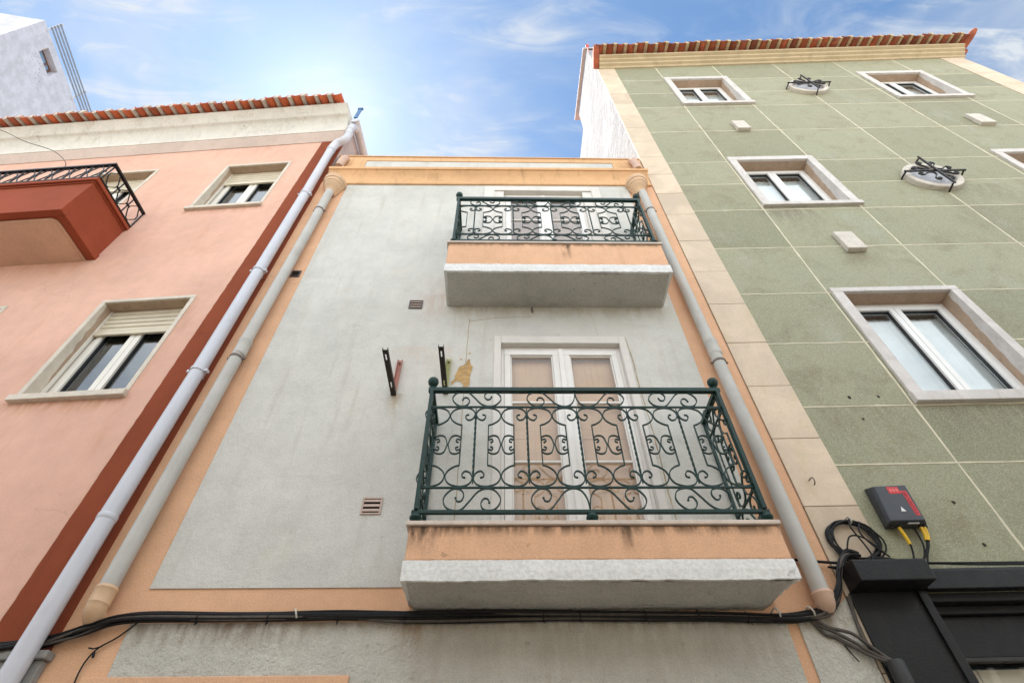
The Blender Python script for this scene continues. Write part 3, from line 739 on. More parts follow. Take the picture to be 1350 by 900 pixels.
def railing(fr_base, label, s0, s1, dep, zb, r3, r2, tb, tt, centres, twists, pitch, scrolls, side_wall, halves=()):
    r = thing('balcony_railing', label, 'railing', CEN, fr_base, 'wrought iron balcony railings of the narrow house')
    I = M['iron_green']
    F = lambda u, z, e: (u, dep + e, z)
    # rails
    for nm, z0, z1, w in (('top_rail', tb, tt, .021), ('middle_rail', r2 - .007, r2 + .007, .008), ('middle_rail', r3 - .007, r3 + .007, .008), ('bottom_rail', zb, zb + .026, .014)):
        mb = MB(); e = .03 if nm in ('top_rail', 'bottom_rail') else 0
        mb.box(s0 - e, s1 + e, dep - w, dep + w, z0, z1)
        part(nm, mb, I, r, bevel=0.003)
        for s in (s0, s1):
            mb = MB(); mb.box(s - w, s + w, 0.012, dep - w - .001, z0, z1)
            part('side_rail', mb, I, r, bevel=0.003)
    for s in (s0, s1):
        mb = MB()
        for d in (dep - .018, dep + .018): mb.box(s - .014, s + .014, d - .009, d + .009, zb + .027, tb - .001)
        part('post', mb, I, r, bevel=0.002)
        mb = MB(); mb.lathe([(.018, -.004), (.022, .004), (.016, .014), (.016, .024), (.030, .034), (.041, .052), (.046, .074), (.041, .097), (.026, .113), (.006, .119)], (s, dep, tt), 20)
        part('ball_finial', mb, I, r, smooth=True)
        mb = MB(); mb.box(s - .012, s + .012, 0.010, 0.034, zb + .027, tb - .001)
        part('wall_post', mb, I, r, bevel=0.002)
    for s in (s0 + .004, (s0 + s1) / 2, s1 - .004):
        mb = MB(); mb.lathe([(.02, 0), (.036, .012), (.043, .032), (.036, .052), (.018, .062)], (s, dep, fr_base[2]), 18)
        part('foot_ball', mb, I, r, smooth=True)
    h = r2 - r3 - .014; kx = pitch / .405; kz = h / .74; zt = r2 - .007
    zc = (r2 + r3) / 2
    def strand(c, sg, P, mb, kx=kx):
        up = [(c + sg * x * kx, zt + z * kz) for x, z in catmull(STR, 6)]
        lo = [(x, 2 * zc - z) for x, z in up][::-1]
        mb.strip(up + lo, .0085, .014, P)
        for x, z in ((up[0][0], up[0][1]), (lo[-1][0], lo[-1][1])): mb.ball(P(x, z, 0), .009, 8, 6)
    def ccs(c, P, mb, kx=kx):
        for sg in (1, -1):
            a = [(c + sg * x * kx, zc + z * kz) for x, z in catmull(CC, 6)]
            b = [(x, 2 * zc - z) for x, z in a][::-1]
            mb.strip(a + b[1:], .008, .014, P)
            for q in (a[0], b[-1]): mb.ball(P(q[0], q[1], 0), .0085, 8, 6)
    for c in centres:
        mb = MB(); strand(c, 1, F, mb); strand(c, -1, F, mb); ccs(c, F, mb)
        part('scroll_panel', mb, I, r)
    for c, sg in halves:
        mb = MB(); strand(c, sg, F, mb); part('scroll_panel', mb, I, r)
    for c in twists:
        mb = MB(); mb.twist(c, .0135, r3 + .03 * kz, zt - .01, 7, F); part('twisted_bar', mb, I, r)
    def sc(pts, u0, u1, z0, z1, flip, P):
        q = [(u0 + (u1 - u0) * u, z0 + (z1 - z0) * ((1 - v) if flip else v)) for u, v in catmull(pts, 7)]
        mb = MB(); mb.strip(q, .0085, .014, P); mb.ball(P(q[0][0], q[0][1], 0), .009, 8, 6)
        if pts is S1: mb.ball(P(q[-1][0], q[-1][1], 0), .009, 8, 6)
        part('s_scroll', mb, I, r)
    for z0, z1, fl in ((r2 + .0075, tb - .0005, False), (zb + .0265, r3 - .0075, True)):
        a, b, c, d, e, f = scrolls
        sc(S1, a, b, z0, z1, fl, F); sc(S2, c, d, z0, z1, fl, F); sc(S2, 2 * d - c, d, z0, z1, fl, F); sc(S1, e, f, z0, z1, not fl, F)
        for s in (s0, s1):
            G = lambda u, z, w, s=s: (s + w, u, z)
            sc(S1, dep - .05, .07, z0, z1, fl, G)
    for s in (s0, s1):
        G = lambda u, z, w, s=s: (s + w, u, z)
        c = dep - .165; mb = MB()
        strand(c, 1, G, mb, min(kx, .75)); strand(c, -1, G, mb, min(kx, .75)); ccs(c, G, mb, min(kx, .75))
        part('side_scroll_panel', mb, I, r)
        mb = MB(); mb.twist(c - .16, .0105, r3 + .03 * kz, zt - .01, 7, G); part('twisted_bar', mb, I, r)
    return r
railing((0.62, 0.43, 3.485), 'green scroll railing on the lower balcony slab, in front of the lower French door', -0.572, 1.812, 0.43, 3.548, 3.753, 4.507, 4.672, 4.712,
        [-.402 + .405 * k for k in range(6)], [-.199 + .405 * k for k in range(5)], .405, (-.395, .002, .215, .614, 1.222, 1.62), False)
railing((0.62, 0.47, 6.975), 'green scroll railing on the upper balcony slab, under the peach cornice', -0.556, 1.780, 0.47, 7.012, 7.170, 7.885, 8.040, 8.095,
        [-.109 + .478 * k for k in range(4)], [-.335 + .478 * k for k in range(5)], .478, (-.40, -.02, .18, .60, 1.21, 1.58), False, halves=((-.545, -1), (1.77, 1)))

# ------------------------------------------------------------------ rain pipes of the narrow house
def arc_pts(a, b, c, n=6):
    a, b, c = Vector(a), Vector(b), Vector(c)
    return [tuple(a * (1 - t) ** 2 + b * 2 * t * (1 - t) + c * t * t) for t in [i / n for i in range(n + 1)]]
def clamp(par, s, d, z, r):
    mb = MB(); mb.tube([(s, d, z - .012), (s, d, z + .012)], r + .007, 20)
    mb.box(s - r - .028, s - r - .004, d - .012, d + .006, z - .010, z + .010); mb.box(s + r + .004, s + r + .028, d - .012, d + .006, z - .010, z + .010)
    mb.box(s - .008, s + .008, 0.0, d - r, z - .008, z + .008)
    part('pipe_clamp', mb, M['clamp'], par, smooth=True)
def hopper(par, s, z, k=1.0):
    mb = MB()
    prof = [(.05, 0), (.058, .0), (.10, .12), (.106, .125), (.132, .21), (.140, .214), (.150, .275), (.160, .28), (.166, .31), (.166, .36), (.150, .372)]
    mb.lathe([(a * k, b) for a, b in prof], (s, 0.06, z), 28, 0, math.pi)
    mb.box(s - .164 * k, s + .164 * k, 0.011, 0.0595, z + .28, z + .365)
    mb.prism([(s - .06, z), (s + .06, z), (s + .157 * k, z + .279), (s - .157 * k, z + .279)], 0.011, 0.0592)
    part('rain_hopper', mb, M['clay'], par, smooth=True)
pl_ = thing('downpipe', 'grey downpipe with half round peach hopper beside the white pipe', 'drainpipe', CEN, (-2.6, 0.08, 3.0), 'grey downpipes of the narrow house')
mb = MB(); mb.tube([(-2.602, .085, 3.20), (-2.582, .085, 5.36), (-2.555, .085, 7.3), (-2.540, .085, 9.02)], .058, 24); part('pipe', mb, M['pipe_grey'], pl_, smooth=True)
mb = MB(); mb.tube([(-2.574, .085, 5.48), (-2.573, .085, 5.50), (-2.573, .085, 5.51), (-2.573, .085, 5.66), (-2.573, .085, 5.67), (-2.572, .085, 5.69)], [.060, .066, .064, .064, .069, .067], 24); part('pipe_socket', mb, M['pipe_grey'], pl_, smooth=True)
for z, s in ((5.44, -2.58), (8.45, -2.545)): clamp(pl_, s, .085, z, .058)
mb = MB(); mb.tube([(-2.603, .085, 3.225), (-2.603, .085, 3.205), (-2.603, .085, 3.19), (-2.604, .085, 3.12), (-2.604, .085, 3.115), (-2.605, .085, 3.10)] + arc_pts((-2.605, .085, 3.095), (-2.607, .085, 3.06), (-2.61, .02, 3.035), 5), [.062, .072, .066, .066, .070, .064] + [.064] * 6, 22)
part('shoe', mb, M['clay'], pl_, smooth=True)
hopper(pl_, -2.545, 9.02)
mb = MB(); mb.tube(arc_pts((-2.60, .10, 9.88), (-2.60, .10, 10.35), (-2.60, -.02, 10.38), 6), .062, 20); part('outlet_pipe', mb, M['clay_pink'], pl_, smooth=True)
pr_ = thing('downpipe', 'grey downpipe with half round peach hopper beside the stone pilaster', 'drainpipe', CEN, (2.14, 0.08, 3.1), 'grey downpipes of the narrow house')
mb = MB(); mb.tube([(2.160, .085, 3.14), (2.165, .085, 4.2), (2.148, .085, 5.5), (2.122, .085, 7.5), (2.118, .085, 9.10)], .058, 24); part('pipe', mb, M['pipe_grey'], pr_, smooth=True)
mb = MB(); mb.tube([(2.152, .085, 5.50), (2.152, .085, 5.52), (2.152, .085, 5.53), (2.151, .085, 5.68), (2.151, .085, 5.69), (2.150, .085, 5.71)], [.060, .066, .064, .064, .069, .067], 24); part('pipe_socket', mb, M['pipe_grey'], pr_, smooth=True)
for z, s in ((5.40, 2.153), (8.52, 2.118)): clamp(pr_, s, .085, z, .058)
mb = MB(); mb.tube([(2.160, .085, 3.165), (2.160, .085, 3.145), (2.160, .085, 3.13)] + arc_pts((2.16, .085, 3.125), (2.162, .085, 3.10), (2.17, .02, 3.085), 5), [.064, .074, .068] + [.064] * 6, 22); part('shoe', mb, M['clay_pink'], pr_, smooth=True)
hopper(pr_, 2.092, 9.10, 1.02)
mb = MB(); mb.tube(arc_pts((2.20, .10, 9.88), (2.20, .10, 10.40), (2.20, -.02, 10.43), 6), .062, 20); part('outlet_pipe', mb, M['clay_pink'], pr_, smooth=True)

# ------------------------------------------------------------------ vents and air-conditioner brackets
def vent(s, z, w, h, frame_m, slat_m, label, base_d=0.009):
    v = thing('vent_grille', label, 'vent', CEN, (s, base_d, z), 'small wall vents')
    mb = MB(); ring(mb, (s - w / 2, s + w / 2, z - h / 2, z + h / 2), (s - w / 2 + .014, s + w / 2 - .014, z - h / 2 + .012, z + h / 2 - .012), base_d, base_d + .010)
    mb.cur = 1; mb.box(s - w / 2 + .014, s + w / 2 - .014, base_d + .0002, base_d + .001, z - h / 2 + .012, z + h / 2 - .012)
    part('frame', mb, [frame_m, M['hole']], v, bevel=0.002)
    n = 3
    for k in range(n):
        zz = z - h / 2 + .012 + (h - .024) * (k + .5) / n; t = (h - .024) / n * .36
        mb = MB(); mb.side([(base_d + .002, zz + t * 1.2), (base_d + .012, zz), (base_d + .012, zz - t * .7), (base_d + .002, zz + t * .3)], s - w / 2 + .015, s + w / 2 - .015)
        part('slat', mb, slat_m, v)
    return v
vent(-0.96, 6.405, .15, .15, M['vent_dark'], M['vent_pink'], 'dark slatted vent left of the upper balcony slab')
vent(-0.99, 3.868, .155, .145, M['vent_pink'], M['vent_pink'], 'pinkish clay vent left of the lower railing')
vent(-2.475, 7.01, .11, .13, M['vent_dark'], M['bracket'], 'small dark vent on the peach border, half behind the left grey downpipe', 0.0)
def bracket(s, z, dep, col, label):
    b = thing('support_bracket', label, 'bracket', CEN, (s, 0.009, z), 'empty air conditioner brackets')
    mb = MB(); mb.box(s - .022, s + .022, .010, .014, z, z + .47); mb.box(s + .019, s + .022, .0145, .045, z + .002, z + .465); mb.box(s - .022, s - .019, .0145, .045, z + .002, z + .465)
    part('wall_plate', mb, col, b, bevel=0.001)
    mb = MB()
    sheet_ = [(s - .023, s + .023, .012, dep)]
    for a in (.12, dep - .12): sheet_ = minus(sheet_, (s - .006, s + .006, a, a + .07))
    for r in sheet_: mb.box(r[0], r[1], r[2], r[3], z - .004, z)
    mb.box(s - .023, s - .020, .012, dep, z + .0005, z + .032); mb.box(s + .020, s + .023, .012, dep, z + .0005, z + .032)
    part('arm', mb, M['bracket'], b)
    for zz in (z + .05, z + .42):
        mb = MB(); mb.lathe([(.012, 0), (.012, .008), (.007, .009), (.007, .02)], (0, 0, 0), 6)
        mb.v = [(s + x, .014 + zq, zz + y) for x, y, zq in mb.v]
        part('bolt', mb, M['clamp'], b)
    mb = MB(); mb.side([(.0145, z + .001), (.11, z + .001), (.0145, z + .11)], s - .004, s + .004)
    part('gusset', mb, M['bracket'], b)
bracket(-1.0, 5.022, .585, M['bracket_red'], 'dark wall bracket with reddish wall plate, farther from the door')
bracket(-0.52, 5.043, .605, M['bracket_green'], 'dark wall bracket with yellow green wall plate, nearer the door and peeling paint')

# ------------------------------------------------------------------ pink house on the left
pink = thing('pink_house', 'pink rendered house with terracotta edge band, tiled eave and solid balcony', 'house', LFT, (0, 0, 0))
WIN = [((-1.838, -.722, 5.055, 6.655), (-1.785, -.772, 5.13, 6.605), .055),
       ((-1.860, -.735, 8.84, 10.44), (-1.81, -.785, 8.91, 10.39), .05),
       ((-4.19, -3.045, 8.80, 10.49), (-4.14, -3.095, 8.89, 10.44), .05),
       ((-4.14, -2.99, 5.06, 6.665), (-4.09, -3.04, 5.135, 6.615), .055)]
mb = MB(); sheet(mb, (-10, 0, 0, 11.22), [(w[1][0] - .03, w[1][1] + .03, w[1][2] - .03, w[1][3] + .03) for w in WIN], -0.4, 0)
mb.box(-10, 0, -6, -1.75, 0, 11.22); mb.box(-10, 0, -1.75, -.4, 10.75, 11.22); mb.box(-10, 0, -1.75, -.4, 7.0, 8.6); mb.box(-10, 0, -1.75, -.4, 0, 4.9); mb.box(-.25, 0, -1.75, -.4, 4.9, 10.75)
part('wall', mb, M['pink'], pink)
rb = random.Random(9)
mb = MB(); mb.prism([(0.004, 2.86), (0.004, 11.218)] + [(-.42 - .04 * max(0, (k - 60) / 90) + rb.uniform(-.003, .003), 11.218 - (11.218 - 2.86) * k / 150) for k in range(150, -1, -1)][::-1], 0.0015, 0.008); part('edge_band', mb, M['terra'], pink)
mb = MB(); mb.box(-10, .03, 0.0015, 0.05, 0, 2.80); mb.box(-10, .05, 0.0015, 0.075, 2.801, 2.85); part('plinth', mb, M['dull_stone'], pink, bevel=0.008)
for o, i, sl in WIN: window(pink, 'left', o, i, sl, 0.19, proud=.012)
mb = MB()
sof = [(0, 11.222), (.195, 11.165), (.195, 11.30), (0, 11.34)]
mb.extr([(0, 11.222), (.012, 11.222), (.10, 11.44), (.10, 11.46), (0, 11.47)], -10, -.012)
part('frieze', mb, M['frieze'], pink)
mb = MB()
pr = [(0, 11.465), (.098, 11.455), (.112, 11.458), (.114, 11.48)] + [(.114 + .16 * (1 - math.cos(a)), 11.48 + .37 * math.sin(a)) for a in [rad(8 + 80 * k / 8) for k in range(9)]] + [(.275, 11.855), (.285, 11.875), (.395, 12.005), (.41, 12.02), (.2, 12.05), (0, 12.05)]
mb.extr(pr, -10, -.03)
part('cornice', mb, M['cornice_white'], pink, smooth=True)
def eave_tiles(par, s0, s1, n, d0, d1, zb, slope, r, tm, mm, k=0.0, droop=0.0):
    pit = (s1 - s0) / n; mt = MB(); mo = MB(); rnd = random.Random(n)
    for i in range(n):
        c = s0 + pit * (i + .5); e = rnd.uniform(-.02, .016); zz = zb + k * c + rnd.uniform(-.009, .009)
        mt.t = rnd.random(); vs = []; m = 12
        for d, z in ((d0, zz + slope * (d1 - d0)), (d1 + e, zz)):
            for rr in (r, r - .016):
                for j in range(m + 1):
                    a = math.pi + math.pi * j / m
                    vs.append((c + rr * 1.08 * math.cos(a), d, z + .10 + rr * math.sin(a)))
        q = m + 1; fs = []
        for j in range(m):
            fs += [(j, j + 1, 2 * q + j + 1, 2 * q + j), (q + j, 3 * q + j, 3 * q + j + 1, q + j + 1), (2 * q + j, 2 * q + j + 1, 3 * q + j + 1, 3 * q + j), (j, q + j, q + j + 1, j + 1)]
        mt.add(vs, fs)
        # cover tile between two pans, its open end packed with mortar
        c2 = c + pit / 2; g = pit - 2 * r * 1.08 + .05; e2 = rnd.uniform(-.02, .01)
        if i < n - 1:
            vs = []
            for d, z in ((d0, zz + slope * (d1 - d0)), (d1 + e - .004, zz)):
                vs += [(c2 - g * .5, d, z + .10), (c2 - g * .36, d, z + .035), (c2 - g * .2, d, z + .012), (c2 + g * .2, d, z + .012), (c2 + g * .36, d, z + .035), (c2 + g * .5, d, z + .10), (c2 + g * .62, d, z + .135), (c2, d, z + .150), (c2 - g * .62, d, z + .135)]
            mo.add(vs, [tuple(range(9))[::-1], tuple(range(9, 18))] + [(j, (j + 1) % 9, 9 + (j + 1) % 9, 9 + j) for j in range(9)])
            vs = []; R_ = r * .82
            for d, z in ((d0, zz + slope * (d1 - d0)), (d1 - .07 + e2, zz)):
                for rr in (R_ + .014, R_):
                    for j in range(9):
                        a = math.pi * j / 8
                        vs.append((c2 + rr * math.cos(a), d, z + .105 + rr * math.sin(a)))
            q = 9; fs = []
            for j in range(8):
                fs += [(j, j + 1, 2 * q + j + 1, 2 * q + j), (q + j, 3 * q + j, 3 * q + j + 1, q + j + 1), (2 * q + j, 2 * q + j + 1, 3 * q + j + 1, 3 * q + j), (j, q + j, q + j + 1, j + 1)]
            mt.add(vs, fs)
    rt = part('eave_tiles', mt, tm, par, smooth=True)
    part('mortar', mo, mm, rt)
    return rt
eave_tiles(pink, -10.02, -.10, 40, .20, .575, 12.015, .30, .088, M['tile'], M['mortar'])
mb = MB(); mb.side([(.22, 12.16), (-3.5, 13.42), (-3.5, 13.50), (.22, 12.28)], -10, -.30); part('roof', mb, M['tile'], pink)
mb = MB(); mb.side([(.0, 11.22), (.0, 11.98), (-3.5, 13.0), (-6, 12.0), (-6, 9), (-.0, 9.0)], -.25, .0005); part('party_wall', mb, M['old_wall'], pink)
# solid balcony
BS, BZ0, BZ1, BD = -2.47, 7.60, 8.42, .765
mb = MB(); mb.side([(0, BZ0 + .015), (.715, BZ0 + .015), (.72, BZ1 - .062), (0, BZ1 - .062)], -5.4, BS - .05)
bal = part('balcony', mb, M['balc_terra'], pink, bevel=0.004)
mb = MB()
mb.box(-5.4, BS, 0, BD, BZ1 - .06, BZ1); mb.box(-5.4, BS - .035, 0, BD - .028, BZ1 - .085, BZ1 - .0605)
mb.box(-5.4, BS - .022, .640, .727, BZ0 + .0, BZ0 + .10); mb.box(BS - .132, BS - .022, 0, .639, BZ0, BZ0 + .10)
part('coping', mb, M['balc_terra'], bal, bevel=0.005)
mb = MB(); mb.prism([(-5.4, 0), (BS - .150, 0), (BS - .150, .53), (BS - .168, .585), (BS - .215, .618), (-5.4, .618)], 0, 1)
mb.v = [(a, c, BZ0 - .004 + b * .0185) for a, b, c in mb.v]
mb2 = MB(); mb2.prism([(-5.4, 0), (BS - .19, 0), (BS - .19, .545), (BS - .215, .575), (-5.4, .575)], 0, 1)
mb2.v = [(a, c, BZ0 - .010 + b * .0055) for a, b, c in mb2.v]
mb.add(mb2.v, mb2.f)
part('soffit_panel', mb, M['soffit_pink'], bal, bevel=0.002)
rl = thing('balcony_railing', 'low black railing of octagon links on the terracotta balcony', 'railing', LFT, (-3.5, .74, BZ1))
RT = 8.845; RD = .755; RS = -2.478
mb = MB(); mb.box(-5.4, RS + .02, RD - .022, RD + .022, RT - .036, RT); mb.box(RS - .022, RS + .02, 0.002, RD - .0225, RT - .036, RT); part('top_rail', mb, M['iron_black'], rl, bevel=0.003)
mb = MB(); mb.box(-5.4, RS, RD - .010, RD + .010, BZ1 + .012, BZ1 + .032); mb.box(RS - .01, RS + .01, 0.002, RD - .011, BZ1 + .012, BZ1 + .032); part('bottom_rail', mb, M['iron_black'], rl)
def octa(c, P, w, h):
    z = (BZ1 + .032 + RT - .036) / 2; a = w * .42
    o = [(c - w, z - a), (c - w, z + a), (c - a * .5, z + h), (c + a * .5, z + h), (c + w, z + a), (c + w, z - a), (c + a * .5, z - h), (c - a * .5, z - h), (c - w, z - a)]
    mb = MB(); mb.strip(o, .012, .012, P)
    return mb
HH = (RT - .036 - BZ1 - .032) / 2 * .92
for k in range(12):
    c = RS - .17 - .244 * k
    mb = octa(c, lambda u, z, e: (u, RD + e, z), .092, HH)
    part('octagon_link', mb, M['iron_black'], rl)
    mb = MB(); zz = (BZ1 + RT) / 2
    mb.box(c + .1145, c + .1295, RD - .0075, RD + .0075, BZ1 + .033, RT - .037); mb.box(c + .0935, c + .15, RD - .010, RD + .010, zz - .012, zz + .012)
    part('baluster', mb, M['iron_black'], rl)
for c in (.62, .375, .13):
    mb = octa(c, lambda u, z, e: (RS + e, u, z), .088, HH); part('octagon_link', mb, M['iron_black'], rl)
for c in (.735, .497, .252, .012):
    mb = MB(); zz = (BZ1 + RT) / 2; mb.box(RS - .0075, RS + .0075, c - .0075, c + .0075, BZ1 + .033, RT - .037)
    if .1 < c < .7: mb.box(RS - .01, RS + .01, c - .032, c + .032, zz - .012, zz + .012)
    part('baluster', mb, M['iron_black'], rl)

# white downpipe and gutter at the edge of the pink house
wp = thing('downpipe', 'white plastic downpipe running down the terracotta band to the street', 'drainpipe', LFT, (-.06, .1, 0))
path = [(-.075, .105, .1), (-.066, .105, 3.4), (-.05, .105, 5.2), (-.053, .105, 7.0), (-.058, .105, 8.9), (-.075, .105, 10.54)]
mb = MB(); mb.tube(path, .0635, 24); part('pipe', mb, M['pipe_white'], wp, smooth=True)
mb = MB(); mb.tube(arc_pts((-.075, .105, 10.52), (-.075, .105, 10.80), (-.01, .115, 10.84), 5) + arc_pts((.04, .12, 10.87), (.112, .13, 10.92), (.105, .13, 11.12), 5) + [(.085, .13, 11.3)] + arc_pts((.08, .13, 11.42), (.078, .13, 11.62), (.10, .02, 11.66), 5), .066, 22); part('swan_neck', mb, M['pipe_white'], wp, smooth=True)
for z, s in ((3.72, -.0635), (5.24, -.05), (6.92, -.053), (8.9, -.058)):
    mb = MB(); mb.tube([(s, .105, z - .025), (s, .105, z - .018), (s, .105, z + .018), (s, .105, z + .025)] if z < 4 else [(s, .105, z - .016), (s, .105, z + .016)], [.0635, .068, .068, .0635] if z < 4 else .072, 22)
    if z > 4: mb.box(s - .098, s - .06, .085, .125, z - .014, z + .014); mb.box(s + .06, s + .098, .085, .125, z - .014, z + .014); mb.box(s - .012, s + .012, .008, .045, z - .012, z + .012)
    part('pipe_clamp', mb, M['pipe_white'], wp, smooth=True)
for p in ((-.075, .105, 10.54), (.103, .13, 11.14), (.083, .13, 11.36)):
    mb = MB(); mb.tube([(p[0], p[1], p[2] - .03), (p[0], p[1], p[2] + .03)], .0715, 22); part('pipe_collar', mb, M['pipe_white'], wp, smooth=True)
gt = thing('gutter', 'white side gutter with blue end piece on the pink house roof', 'gutter', LFT, (.12, -1, 11.7))
mb = MB(); m = 12; vs = []
for d in (.17, -4.0):
    for rr in (.075, .068):
        for j in range(m + 1):
            a = math.pi + math.pi * j / m; vs.append((.10 + rr * math.cos(a), d, 11.78 + rr * math.sin(a)))
q = m + 1; fs = []
for j in range(m): fs += [(j, j + 1, 2 * q + j + 1, 2 * q + j), (q + j, 3 * q + j, 3 * q + j + 1, q + j + 1), (2 * q + j, 2 * q + j + 1, 3 * q + j + 1, 3 * q + j), (j, q + j, q + j + 1, j + 1)]
mb.add(vs, fs); mb.tube([(.10, .168, 11.74), (.10, .178, 11.74)], .07, 16); part('trough', mb, M['pipe_white'], gt, smooth=True)
mb = MB(); mb.box(.07, .14, .185, .205, 11.80, 12.26); mb.box(.055, .155, .175, .215, 12.26, 12.31); part('end_bracket', mb, M['blue'], gt, bevel=0.003)

# ------------------------------------------------------------------ green panelled building on the right
gb = thing('green_building', 'tall green terrazzo clad building with stone framed windows and tiled eave', 'building', GRN, (0, 0, 0))
VJ = [.425, 1.45, 2.885, 4.405, 5.95, 7.47, 8.72]
HJ = [0.0, 2.6, 4.238, 4.880, 5.757, 6.628, 7.630, 8.660, 9.505, 10.350, 11.760, 13.135, 14.055, 15.025, 16.45]
GW = [((1.487, 2.965, 4.892, 6.690), (1.612, 2.865, 5.015, 6.612), .055),
      ((1.478, 2.925, 8.735, 10.500), (1.60, 2.80, 8.83, 10.365), .05),
      ((1.440, 2.935, 13.235, 15.165), (1.575, 2.80, 13.345, 15.02), .05),
      ((6.045, 7.62, 13.375, 15.30), (6.19, 7.49, 13.49, 15.15), .05),
      ((6.035, 7.56, 8.76, 10.60), (6.165, 7.43, 8.87, 10.47), .05),
      ((6.035, 7.56, 4.892, 6.690), (6.165, 7.43, 5.015, 6.612), .055)]
holes = [(w[1][0] - .04, w[1][1] + .04, w[1][2] - .04, w[1][3] + .04) for w in GW] + [(.52, 9.31, -1, 3.15)]
MED = [(4.405, 9.55, .42), (4.42, 14.16, .42)]
mb = MB(); rnd = random.Random(5)
for a0, a1 in zip(VJ[:-1], VJ[1:]):
    for b0, b1 in zip(HJ[:-1], HJ[1:]):
        mb.t = rnd.random(); rs = [(a0, a1, b0, b1)]
        for h in holes: rs = minus(rs, h)
        for r in rs: mb.box(r[0], r[1], -0.40, 0.0, r[2], r[3])
mb.t = .5; mb.box(0.02, 9.2, -9, -1.75, 0, 16.3); mb.box(0.02, 9.25, -1.75, -.4, 15.4, 16.3); mb.box(.02, 9.25, -1.75, -.4, 10.75, 13.1); mb.box(.02, 9.25, -1.75, -.4, 6.9, 8.5); mb.box(.02, 9.25, -1.75, -.4, 0, 4.7)
for a0, a1 in ((.02, 1.35), (3.1, 5.9), (7.8, 9.25)):
    for b0, b1 in ((4.7, 6.9), (8.5, 10.75), (13.1, 15.4)): mb.box(a0, a1, -1.75, -.4, b0, b1)
part('wall', mb, M['green'], gb)
# cream mortar lines, slightly proud and uneven, broken at the windows
mb = MB(); rnd = random.Random(11); outs = [w[0] for w in GW]
def line(s0, z0, s1, z1, w):
    L = math.hypot(s1 - s0, z1 - z0); n = max(2, int(L / .12)); vs = []
    dx, dz = (s1 - s0) / L, (z1 - z0) / L
    for i in range(n + 1):
        t = i / n; ww = w * rnd.uniform(.75, 1.2); o = rnd.uniform(-.002, .002)
        s, z = s0 + (s1 - s0) * t - dz * o, z0 + (z1 - z0) * t + dx * o
        vs += [(s - dz * ww, 0.0005, z + dx * ww), (s - dz * ww * .6, 0.004, z + dx * ww * .6), (s + dz * ww * .6, 0.004, z - dx * ww * .6), (s + dz * ww, 0.0005, z - dx * ww)]
    mb.add(vs, [(i * 4 + j, i * 4 + j + 1, i * 4 + 5 + j, i * 4 + 4 + j) for i in range(n) for j in range(3)])
def cuts(vertical, c, a, b):
    segs = [(a, b)]
    for o in outs + [(m[0] - m[2], m[0] + m[2], m[1] - m[2], m[1] + m[2]) for m in MED]:
        lo, hi, p, q = (o[0], o[1], o[2], o[3]) if vertical else (o[2], o[3], o[0], o[1])
        if lo - .012 < c < hi + .012:
            ns = []
            for x, y in segs:
                if q <= x or p >= y: ns.append((x, y)); continue
                if p > x: ns.append((x, p))
                if q < y: ns.append((q, y))
            segs = ns
    return [g for g in segs if g[1] - g[0] > .05]
for v in VJ[1:-1]:
    for a, b in cuts(True, v, 2.6, 16.1 + .04 * v): line(v, a, v, b, .0105)
for i, h in enumerate(HJ[2:-1]):
    for a, b in cuts(False, h, .425, 8.71): line(a, h, b, h, 0.0085 if i < 9 else .008)
part('mortar_joints', mb, M['joint'], gb)
# stone pilasters, block by block
def pilaster(s0, s1, zs, seed):
    mb = MB(); rnd = random.Random(seed)
    for a, b in zip(zs[:-1], zs[1:]):
        mb.t = rnd.random(); mb.box(s0, s1, -.3, .012 + rnd.uniform(-.0015, .0015), a + .003, b - .003)
    p = part('pilaster', mb, M['pilaster'], gb, bevel=0.003)
    mb = MB(); mb.box(s0 + .004, s1 - .004, -.29, .008, zs[0], zs[-1]); part('joint_core', mb, M['dark_joint'], p)
pilaster(0.004, .424, [0, .9, 1.8, 2.7, 3.15, 3.855, 4.517, 5.149, 5.776, 6.442, 7.10, 7.83, 8.55, 9.22, 9.9, 10.6, 11.3, 12.0, 12.7, 13.4, 14.1, 14.8, 15.4, 16.03], 3)
pilaster(8.722, 9.29, [0] + [1 + .78 * k for k in range(20)] + [16.40], 4)
for o, i, sl in GW: window(gb, 'green', o, i, sl, 0.20)
# square stone blocks
for s0, s1, z0, z1 in ((2.085, 2.335, 7.475, 7.915), (2.07, 2.315, 11.71, 12.14), (6.66, 6.95, 11.75, 12.25)):
    mb = MB(); mb.side([(0.001, z0), (.075, z0 + .006), (.06, z1 - .004), (0.001, z1)], s0, s1); part('stone_block', mb, M['block'], gb, bevel=0.01)
